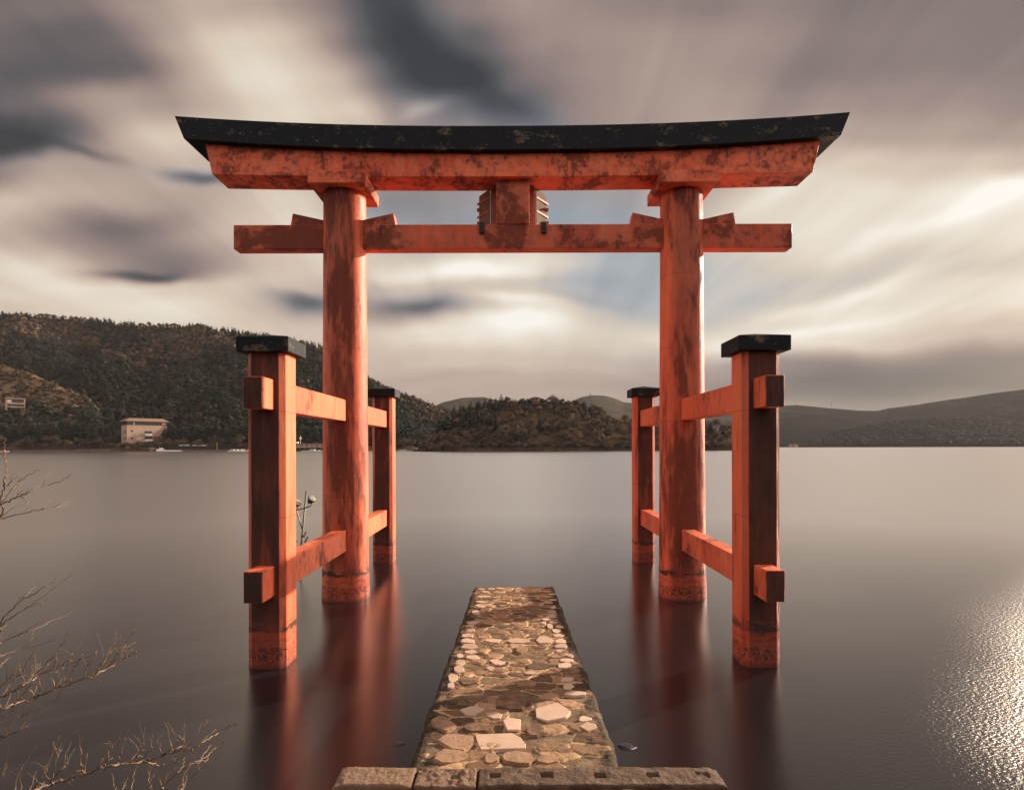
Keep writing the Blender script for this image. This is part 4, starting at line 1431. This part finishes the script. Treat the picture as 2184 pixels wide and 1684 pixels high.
# spur: grass with a few cedars at its foot
for k in range(30):
    x_ = rgn.uniform(60, 170); t_ = rgn.uniform(.30, .55)
    p = h2.point(np.array([x_]), np.array([t_]))[0]
    con_items.append((p[0], p[1], p[2] - .5, rgn.uniform(9, 15), 1.1, rgn.rand()))
for k in range(420):
    x_ = rgn.uniform(-100, 310); t_ = rgn.uniform(.03, .62) ** 1.2
    if x_ < 62 and .16 < t_ < .62: continue
    p = h2.point(np.array([x_]), np.array([t_]))[0]
    (con_items if rgn.rand() < .8 else bro_items).append((p[0], p[1], p[2] - .5, rgn.uniform(8, 12), 1.3, rgn.rand()))
for k in range(500):
    x_ = rgn.uniform(-100, 200); t_ = rgn.uniform(.55, 1.0)
    p = h2.point(np.array([x_]), np.array([t_]))[0]
    bro_items.append((p[0], p[1], p[2] - .6, rgn.uniform(2.0, 4.0), 1.6, rgn.rand()))
mass('conifer_forest', con_items, low_con, M_conS, 'dark green conifer forest covering the left mountain', 'forest')
mass('broadleaf_forest', bro_items, low_bro, M_broS, 'brown leafless woodland on the upper slopes of the left mountain', 'forest')

# headland: every tree a thing
lab_b = 'rusty brown leafless tree in the wood on the low headland'
cnt = 0
cand = []
for k in range(2000):
    x_ = rgn.uniform(900, 1610); t_ = rgn.rand()
    hgt = 961 - np.interp(x_, h3.px, h3.py)
    if rgn.rand() > hgt / 95: continue
    ok = all((x_ - a) ** 2 / 150 + (t_ - c) ** 2 / .010 > 1 for a, c in cand)
    if ok: cand.append((x_, t_))
    if len(cand) >= 180: break
for x_, t_ in cand:
    p = h3.point(np.array([x_]), np.array([t_]))[0]
    if x_ < 1070 and t_ > .3 and rgn.rand() < .75:
        put(conT[rgn.randint(4)], 'conifer_tree', (p[0], p[1], p[2] - .5), rgn.uniform(8, 11), 'dark conifer in the clump at the left end of the headland', 'tree', 'conifers on the headland', 1.3)
    else:
        put(broT[rgn.randint(5)], 'bare_tree', (p[0], p[1], p[2] - .8), rgn.uniform(6.5, 9.5), lab_b, 'tree', 'leafless trees on the headland', 1.15)
for k in range(26):
    x_ = 1056 + k * 8.4 + rgn.uniform(-3, 3)
    p = h3.point(np.array([x_]), np.array([.93]))[0]
    put(broT[rgn.randint(5)], 'bare_tree', (p[0], p[1], p[2] - 1.2), rgn.uniform(4.5, 5.8), 'leafless tree at the foot of the pines along the crest of the headland', 'tree', 'leafless trees on the headland crest', 1.5)
# fringe low over the water
for k in range(46):
    x_ = 905 + k * 15.2 + rgn.uniform(-5, 5)
    p = h3.point(np.array([x_]), np.array([.02]))[0]
    put(broT[rgn.randint(5)], 'bare_tree', (p[0], p[1] - 1.0, p[2] - 1.5), rgn.uniform(4.5, 6.5), 'low brown leafless tree leaning over the water along the headland', 'tree', 'waterside trees of the headland', 1.5)


def full_tree(kind, x, ytop, ybot, d, label, w=1.0):
    """tree with its own trunk and crown"""
    h = (ybot - ytop) / F * d
    base = at(x, ybot, d)
    root = empty(kind + '_tree', base)
    root.rotation_euler = (0, 0, rgn.rand() * 6.28)
    tag(root, label, 'tree')
    leaf = pine_np(rgn, 230, .040) if kind == 'pine' else conifer_np(rgn, 1, .24, 330, .048)
    V = leaf[0] * h; V[:, :2] *= w
    cm = npmesh('crown', V, leaf[1]); crown_dir(cm, dirs_of(V))
    link('crown', cm, M_pin if kind == 'pine' else M_con, root)
    bm = trunk_bm(.93, .020, 5 if kind == 'pine' else 0, random.Random(int(x)))
    tm = frombm('trunk', bm); tm.transform(Matrix.Scale(h, 4))
    link('trunk', tm, M_trunk, root)


pines = [(1086, 853, 876, 'low pine at the left start of the row of pines on the headland top'),
         (1097, 855, 877, 'small flat-topped pine second in the row on the headland top'),
         (1116, 848, 876, 'lone pine standing apart above the dark spire conifer'),
         (1132, 847, 876, 'lone pine with open branches, second of the two standing apart'),
         (1152, 847, 877, 'tall pine at the left end of the close pine group on the crest'),
         (1166, 849, 877, 'narrow pine beside the tall one in the close crest group'),
         (1181, 850, 877, 'spreading pine near the middle of the crest group'),
         (1197, 849, 878, 'thick dark pine right of the middle of the crest group'),
         (1211, 853, 880, 'shorter pine on the right part of the crest group'),
         (1226, 855, 882, 'flat pine where the crest begins to fall to the right'),
         (1242, 857, 884, 'last pine of the crest row, above the narrow dark conifer')]
for x, yt, yb, lb in pines: full_tree('pine', x, yt, yb, 436, lb, 1.15)
cons = [(969, 865, 915, 'broad dark conifer at the far left of the headland clump', 405), (989, 860, 915, 'tall dark conifer left of the notch in the headland clump', 410),
        (1006, 854, 910, 'tall conifer in the middle of the headland clump', 415), (1020, 852, 905, 'conifer with a blunt top in the headland clump', 420),
        (1035, 848, 900, 'tallest conifer of the headland clump', 425), (1058, 848, 880, 'dark conifer right of the tallest in the headland clump', 430),
        (1068, 850, 880, 'slim conifer at the right of the headland clump', 432), (1079, 846, 880, 'pointed conifer alone on the crest right of the clump', 434),
        (1120, 859, 895, 'stout dark conifer among brown trees under the lone pines', 418), (1153, 889, 934, 'narrow dark spire conifer in the middle of the headland', 392),
        (1050, 888, 938, 'dark spire conifer below the headland clump', 392), (1248, 862, 894, 'narrow dark conifer where the crest falls to the right', 428),
        (1286, 893, 912, 'small dark conifer on the right slope of the headland', 410), (1294, 905, 930, 'dark rounded conifer low on the right slope of the headland', 395),
        (940, 885, 930, 'dark conifer at the left tip of the headland', 395), (955, 875, 925, 'dark conifer second from the left tip of the headland', 400),
        (1517, 898, 935, 'dark conifer on the headland seen between the right pillar and right post', 415), (1543, 912, 928, 'small dark conifer near the right tip of the headland', 425)]
for x, yt, yb, lb, d in cons: full_tree('conifer', x, yt, yb, d, lb, 1.25)
# trees as a mass on the far hills
fi = []
for hh, x0, x1, n_, hmin, hmax in ((h6, 1600, 2400, 2600, 10, 16), (h7, 1690, 2400, 2200, 10, 16), (h5, 1130, 1640, 250, 9, 14), (h4, 860, 1200, 120, 9, 13)):
    X = rgn.uniform(x0, x1, n_); Tt = rgn.uniform(.02, 1.0, n_)
    kp = (Tt > (.0 if hh is h7 else .35)) & (fbm(X / 40, Tt * 5 + 3, 3) > (-.4 if hh is h7 else -.1))
    Pn = hh.point(X, Tt)
    for i in np.where(kp)[0]:
        fi.append((Pn[i, 0], Pn[i, 1], Pn[i, 2] - 1, rgn.uniform(hmin, hmax) * .42, 2.6, rgn.rand() * .5))
mass('distant_forest', fi, [(V, Fc) for V, Fc in [conifer_np(rgn, 1, .26, 22, .15) for k in range(3)]], M_conF, 'hazy forest over the hills beyond the far shore', 'forest')

# ------------------------------------------------------------------ buildings and boats on the left shore
M_wall = simple('cream_render', (.40, .27, .18), .8, 0, .12, .3)
M_roof = simple('brown_roof', (.24, .135, .08), .7, 0, .2, .5)
M_gls = simple('dark_glass', (.015, .018, .02), .2, 0, .2, 1)
M_wht = simple('white_paint', (.78, .72, .64), .5, 0, .08, 1)
M_conc = simple('quay_concrete', (.13, .10, .08), .85, 0, .35, .6)
M_grn = simple('green_canvas', (.10, .17, .06), .7, 0, .3, .6)
M_red = simple('red_paint', (.5, .06, .05), .5)
M_tim = simple('brown_timber', (.30, .17, .09), .8, 0, .3, 2)
M_car = simple('dark_tyre', (.02, .02, .02), .8)


def bpart(name, parent, mt, *boxes, bev=0.0):
    bm = bmesh.new()
    for q in boxes: box(bm, *q, bev)
    return link(name, frombm(name, bm), mt, parent)


def bmat_roof(x0, x1, y0, y1, z0, z1, inset):
    bm = bmesh.new()
    a = [bm.verts.new(p) for p in ((x0, y0, z0), (x1, y0, z0), (x1, y1, z0), (x0, y1, z0))]
    c = [bm.verts.new(p) for p in ((x0 + inset, y0 + inset, z1), (x1 - inset, y0 + inset, z1), (x1 - inset, y1 - inset, z1), (x0 + inset, y1 - inset, z1))]
    for i in range(4): bm.faces.new((a[i], a[(i + 1) % 4], c[(i + 1) % 4], c[i]))
    bm.faces.new(a[::-1]); bm.faces.new(c)
    return bm


# hotel: local front is -y, turned to face the sun side
p = at(297, 950, 424)
hot = empty('lakeside_hotel', (p.x, 430, 2.2), R(47))
tag(hot, 'cream five storey hotel with brown hipped roof on the left shore', 'hotel')
W_, Dp, Hh = 12.6, 7.0, 16.6
bpart('wall', hot, M_wall, (-W_, W_, -Dp, Dp, 0, Hh))
bpart('dark_upper_floor', hot, M_gls, (-W_ - .15, W_ + .15, -Dp - .15, Dp + .15, Hh + .002, Hh + 2.6))
bpart('penthouse_panel', hot, M_wall, (W_ - 3.4, W_ - 1.2, -Dp - .3, -Dp - .16, Hh + .5, Hh + 1.8))
bpart('post', hot, M_wht, (-W_ + 4.0, -W_ + 4.5, -Dp - .3, -Dp - .16, Hh + .3, Hh + 2.0))
rf = link('roof', frombm('roof', bmat_roof(-W_ - 1.3, W_ + 1.3, -Dp - 1.3, Dp + 1.3, Hh + 2.62, Hh + 4.9, 3.4)), M_roof, hot)
for zf in (5.2, 9.2):
    fr = bpart('balcony', hot, M_wht, (-1.6, 2.8, -Dp - .9, -Dp - .02, zf, zf + 1.5))
    bpart('window', hot, M_gls, (-1.8, 3.0, -Dp - .05, -Dp + .02, zf + 1.6, zf + 3.2))
for xx, zz_ in ((-9.6, 6.6), (9.4, 6.6), (-9.6, 2.2), (-9.6, 11.6)):
    bpart('window', hot, M_gls, (xx - .6, xx + .6, -Dp - .05, -Dp + .02, zz_, zz_ + 1.3))
for yy in (-3.2, .6):
    for zf in (6, 10.6):
        bpart('window', hot, M_gls, (-W_ - .05, -W_ + .02, yy - .8, yy + .8, zf, zf + 2.2))
bpart('canopy', hot, M_wht, (-6, 10.0, -Dp - 1.2, -Dp - .02, 2.8, 3.1))

p = at(33, 868, 520)
_t = np.linspace(.05, .9, 60); _q = h2.point(np.full(60, 33.0), _t)
_y = 953 - (_q[:, 2] - CAMZ) / _q[:, 1] * F
_k = int(np.argmin(np.abs(_y - 872))); _d = float(_q[_k, 1])
vil = empty('hillside_villa', (at(33, 868, _d).x, _d, at(33, 868, _d).z - 2.0), R(42))
tag(vil, 'small pale hillside building with two balcony bands above the trees at the far left', 'house')
vil.scale = (.72, .72, .72)
bpart('wall', vil, M_gls, (-8.4, 8.4, -4, 4, 0, 13.4))
bpart('side_wall', vil, M_wall, (-8.8, -7.4, -5.0, 4.2, -.1, 13.5))
bpart('side_wall', vil, M_wall, (7.4, 8.8, -5.0, 4.2, -.1, 13.5))
for zf in (3.6, 7.6):
    bpart('balcony', vil, M_wall, (-7.38, 7.38, -5.2, -4.02, zf, zf + 1.5))
bpart('panel', vil, M_wht, (-7.3, -3.6, -4.6, -4.02, 9.3, 12.6))
link('roof', frombm('roof', bmat_roof(-9.8, 9.8, -6.0, 5.2, 13.52, 14.6, 1.4)), M_roof, vil)


def sh(x, y, d=414): return at(x, y, d)


# long boat terminal between post and pillar
p = sh(665, 953, 409)
ter = empty('ferry_terminal', (p.x, 409, 0))
tag(ter, 'long low ferry terminal with flat roof standing over the water', 'terminal')
bpart('wall', ter, M_wall, (-19, 14.5, -2, 3, 2.9, 4.85))
bpart('roof', ter, M_roof, (-19.6, 15, -2.8, 3.6, 5.0, 5.45))
bpart('deck', ter, M_conc, (-20, 15.4, -3, 4, 2.3, 2.88))
bpart('cabin', ter, M_wht, (-11.5, -9.2, -1, 1, 5.46, 6.6))
for k in range(9):
    bpart('window', ter, M_gls if k % 2 == 0 else M_conc, (-17.5 + k * 3.5, -15.9 + k * 3.5, -2.06, -1.98, 3.5, 4.4))
for k in range(10):
    bpart('pile', ter, M_conc, (-18.6 + k * 3.6, -18.1 + k * 3.6, -2.6, -2.1, -1.5, 2.29))
p = sh(637, 945, 407)
ms_ = empty('signal_mast', (p.x, 410.5, 5.45))
tag(ms_, 'thin white signal mast on the ferry terminal roof', 'mast')
bpart('pole', ms_, M_wht, (-.12, .12, -.12, .12, 0, 5.4))
bpart('crosstree', ms_, M_wht, (-.8, .8, -.3, .3, 3.2, 3.9))


def boat(x, L, label, d=400, hull=M_wht, cab=True, rz=0.0, red=False):
    b_ = empty('moored_boat', ((x - 1095) / F * d, d, 0), rz)
    tag(b_, label, 'boat', 'boats moored along the left shore')
    bm = bmesh.new()
    st_ = [(-.5, .30, .55), (-.3, .42, .50), (0, .46, .50), (.25, .36, .58), (.5, .03, .80)]
    k = L * .36
    rings = []
    for s, w_, h_ in st_:
        rings.append([bm.verts.new(q) for q in ((s * L, -w_ * k, h_ * 1.25), (s * L, -w_ * k * .6, -.2), (s * L, w_ * k * .6, -.2), (s * L, w_ * k, h_ * 1.25))])
    for i in range(4):
        for j in range(4):
            bm.faces.new((rings[i][j], rings[i][(j + 1) % 4], rings[i + 1][(j + 1) % 4], rings[i + 1][j]))
    bm.faces.new(rings[0]); bm.faces.new(rings[-1][::-1])
    bmesh.ops.recalc_face_normals(bm, faces=bm.faces[:])
    link('hull', frombm('hull', bm), hull, b_)
    if cab:
        c = bpart('cabin', b_, M_red if red else M_wht, (-.26 * L, .12 * L, -.09 * L, .09 * L, .55, 1.55), bev=.06)
        bpart('window', c, M_gls, (-.22 * L, .08 * L, -.09 * L - .03, .09 * L + .03, .95, 1.32))
    return b_


boat(8, 7.5, 'red and white pleasure boat cut by the left edge of the photo', 404, red=True)
boat(497, 6.5, 'white boat with a flat awning, leftmost of the cluster left of the near post', 405)
boat(506, 5.5, 'white motorboat second in the cluster left of the near post', 403)
boat(514.5, 5.0, 'low white boat in the middle of the cluster left of the near post', 401)
boat(520, 4.5, 'white boat with a tall cabin in the cluster left of the near post', 406)
boat(527, 5.5, 'white boat with red trim right beside the near left post', 403, red=True)
boat(655, 7.5, 'white boat moored under the left part of the ferry terminal', 402, cab=False)
boat(669, 8.5, 'long white boat with domed cover in front of the ferry terminal', 400)
boat(684, 6.5, 'white boat moored next to the left pillar below the terminal', 401, cab=False)
boat(859, 5.0, 'small white boat just right of the far left post', 440, cab=False)
boat(891, 4.0, 'tiny white boat off the tip of the headland', 446)

# white sightseeing pontoon
p = sh(361, 957, 406)
pt = empty('white_pontoon', (p.x, 406, 0))
tag(pt, 'long white pontoon with a row of posts and a cabin at its left end', 'pontoon')
bpart('deck', pt, M_wht, (-8.6, 8.6, -1, 1, .35, .75))
bpart('cabin', pt, M_wht, (-8.4, -3.4, -.8, .8, .76, 1.9), (-6.6, -4.6, -.6, .6, 1.9, 2.7))
for k in range(16):
    bpart('post', pt, M_wht, (-3.0 + k * .74, -2.75 + k * .74, -.95, -.7, -.6, 1.35))
p = sh(325.7, 957, 410)
hut = empty('boat_hut', (p.x, 410, .6))
tag(hut, 'small open hut with pale roof at the water below the hotel', 'hut')
bpart('wall', hut, M_tim, (-1.5, 1.5, -1.2, 1.2, 0, 1.5)); bpart('roof', hut, M_wht, (-1.9, 1.9, -1.6, 1.6, 1.85, 2.05))
for s in (-1.4, 1.4): bpart('post', hut, M_tim, (s - .08, s + .08, -1.3, -1.15, 0, 1.84))
p = sh(313, 950, 416)
aw = empty('green_awning', (p.x, 416, 1.6))
tag(aw, 'green canvas shelter in front of the hotel', 'shelter')
bm = bmesh.new(); box(bm, -5, 4.5, -1.6, 1.6, 2.1, 2.35, .05); link('cover', frombm('cover', bm), M_grn, aw)
for k in range(5): bpart('post', aw, M_tim, (-4.8 + k * 2.3, -4.65 + k * 2.3, -1.5, -1.35, -.4, 2.08))
bpart('counter', aw, M_grn, (-4.6, 4.1, -.9, .9, .0, 1.1))


def car(x, label, d=420):
    z = float(hl.point(np.array([x]), np.array([.012]))[0][2])
    c = empty('parked_car', ((x - 1095) / F * d, d, max(z, 1.3) - .05), rgn.uniform(-.3, .3))
    tag(c, label, 'car', 'white cars parked along the left quay')
    bm = bmesh.new()
    prof = [(-2.1, .35), (-2.1, .85), (-1.4, 1.0), (-.9, 1.45), (.7, 1.45), (1.3, .98), (2.1, .85), (2.1, .35)]
    a = [bm.verts.new((x_, -.85, z_)) for x_, z_ in prof]; b2 = [bm.verts.new((x_, .85, z_)) for x_, z_ in prof]
    for i in range(8): bm.faces.new((a[i], a[(i + 1) % 8], b2[(i + 1) % 8], b2[i]))
    bm.faces.new(a[::-1]); bm.faces.new(b2)
    bmesh.ops.recalc_face_normals(bm, faces=bm.faces[:])
    link('body', frombm('body', bm), M_wht, c)
    for sx in (-1.3, 1.3):
        for sy in (-.86, .86):
            bm = bmesh.new(); lathe(bm, [(.33, -.1), (.33, .1)], 12)
            bmesh.ops.transform(bm, matrix=Matrix.Translation((sx, sy, .33)) @ Matrix.Rotation(R(90), 4, 'X'), verts=bm.verts[:])
            link('wheel', frombm('wheel', bm), M_car, c)
    bpart('window', c, M_gls, (-1.0, .85, -.87, .87, 1.02, 1.34))


for x, lb in ((389, 'white car nearest the pontoon on the quay'), (397.5, 'tall white car second from the pontoon'), (417.6, 'white car alone between two gaps on the quay'),
              (430, 'white car left of the last one on the quay'), (442, 'last white car on the quay before the yellow post')): car(x, lb)
# yellow post, piers, kerb lamps
o = empty('yellow_post', ((463 - 1095) / F * 412, 412, 1.0)); tag(o, 'tall thin yellow post on the quay left of the boats', 'post')
bpart('pole', o, simple('yellow_paint', (.62, .40, .12), .6), (-.14, .14, -.14, .14, 0, 5.0)); bpart('foot', o, M_conc, (-.3, .3, -.3, .3, -.5, .02))
p = sh(201, 957, 409)
pr = empty('timber_pier', (p.x, 409, 0)); tag(pr, 'low timber pier with railings along the shore left of the hotel', 'pier')
bpart('deck', pr, M_tim, (-11.5, 11.5, -1, 1, .9, 1.1))
bpart('railing', pr, M_tim, (-11.5, 11.5, -1.0, -.92, 1.85, 1.95))
for k in range(13): bpart('post', pr, M_tim, (-11.3 + k * 1.85, -11.15 + k * 1.85, -1.08, -.93, -.8, 1.84))
# quay wall
bm = bmesh.new()
xs_ = np.linspace(-600, 880, 90)
pr_ = None
for x_ in xs_:
    d = float(np.interp(x_, [-200, 690, 880], [411, 414, 453])); X0 = (x_ - 1095) / F * d
    r = [bm.verts.new(q) for q in ((X0, d - 1.2, -1.5), (X0, d - 1.0, 1.22), (X0 * (1 + 6 / d), d + 5, 1.30))]
    if pr_:
        for j in range(2): bm.faces.new((pr_[j], r[j], r[j + 1], pr_[j + 1]))
    pr_ = r
bmesh.ops.recalc_face_normals(bm, faces=bm.faces[:])
tag(link('quay_wall', frombm('quay', bm), M_conc), 'low dark stone quay wall along the foot of the left mountain', 'wall')

# masts on the far hills
def far_mast(x, yt, yb, d, label, r=.5):
    p = at(x, yb, d); h = (yb - yt) / F * d
    o = empty('antenna_mast', p); tag(o, label, 'mast')
    bm = bmesh.new()
    for a in range(3): tube(bm, [(math.cos(a * 2.1) * r * 2.4, math.sin(a * 2.1) * r * 2.4, -6), (0, 0, h)], r * .5, 4)
    link('lattice', frombm('lattice', bm), M_galv, o)
    bm = bmesh.new(); box(bm, -r * 3, r * 3, -r, r, h * .45, h * .72); link('platform', frombm('platform', bm), M_galv, o)


far_mast(1259, 837, 845, 2590, 'small antenna mast on top of the distant dome hill', .9)
far_mast(1231, 846, 852, 2600, 'tiny mast on the left shoulder of the dome hill', .5)
far_mast(1695, 856, 867, 2780, 'thin mast on the hills just right of the near right post', .45)
far_mast(1773, 857, 873, 2780, 'tall thin mast on the hills in the right distance', .5)
# pale buildings at the far right shore
for x, w_, lb in ((1688, 8, 'pale low house at the far shore beside the right post'), (1694, 14, 'long pale house at the far shore right of its small neighbour')):
    d = 1440
    o = empty('shore_house', ((x - 1095) / F * d, d, 1.0)); tag(o, lb, 'house')
    bpart('wall', o, M_wall, (-w_ / 2, w_ / 2, -5, 5, -2, 5))
    link('roof', frombm('roof', bmat_roof(-w_ / 2 - 1, w_ / 2 + 1, -6, 6, 5.02, 7.5, 3)), M_roof, o)

# ------------------------------------------------------------------ the bank behind the viewer
M_bank = hillmat('bank_soil', [(.05, .038, .024, 1), (.08, .06, .036, 1), (.12, .09, .055, 1), (.04, .03, .02, 1)], 1.2, .5, 7, bd=.05)
nx_, ny_ = 140, 120
bx = np.linspace(-160, 160, nx_); tb = np.linspace(0, 1, ny_)
BX, BT = np.meshgrid(bx, tb)
BY = 3.95 + .006 * np.abs(BX) ** 1.2 - BT ** 2.2 * 150
hgt = np.where(BY > -6, np.interp(-BY, [-4.2, -3.9, -3.0, -1.0, 6], [-.6, -.1, .28, .95, 1.7]), 1.7 + (-6 - BY) * .10)
BZ = hgt + .25 * fbm(BX / 3, BY / 3, 4) * np.clip((3.2 - BY) / 3, 0, 1)
mid_ = (np.abs(BX) < 2.6) & (BY > .6)
BZ = np.where(mid_, np.minimum(BZ, -.2), BZ)
idx = np.arange(nx_ * ny_).reshape(ny_, nx_)
me = npmesh('bank', np.stack([BX.ravel(), BY.ravel(), BZ.ravel()], 1),
            np.stack([idx[:-1, :-1].ravel(), idx[1:, :-1].ravel(), idx[1:, 1:].ravel(), idx[:-1, 1:].ravel()], 1))
tag(link('shore_bank', me, M_bank, None, True), 'earth bank of the near shore behind the landing', 'ground', kind='structure')
it = []
for k in range(420):
    x_ = rgn.uniform(-70, 70); y_ = rgn.uniform(-70, -16)
    it.append((x_, y_, 1.2 + (-6 - y_) * .10, rgn.uniform(7, 10), .9, rgn.rand()))
mass('shore_wood', it, mid_con, M_conS, 'dense conifer wood on the bank behind the landing', 'wood')

# ------------------------------------------------------------------ haze over the lake
bm = bmesh.new()
box(bm, -7000, 7000, -400, 5200, -4, 360)
hz = frombm('haze', bm)
m = bpy.data.materials.new('haze_air'); m.use_nodes = True
tt = m.node_tree; tt.nodes.clear()
oo = tt.nodes.new('ShaderNodeOutputMaterial'); vv = tt.nodes.new('ShaderNodeVolumePrincipled')
vv.inputs['Color'].default_value = (.80, .76, .74, 1)
vv.inputs['Density'].default_value = .000045
vv.inputs['Anisotropy'].default_value = .0
tt.links.new(vv.outputs[0], oo.inputs['Volume'])
tag(link('haze', hz, m), 'thin warm haze over the lake', 'haze', kind='stuff')
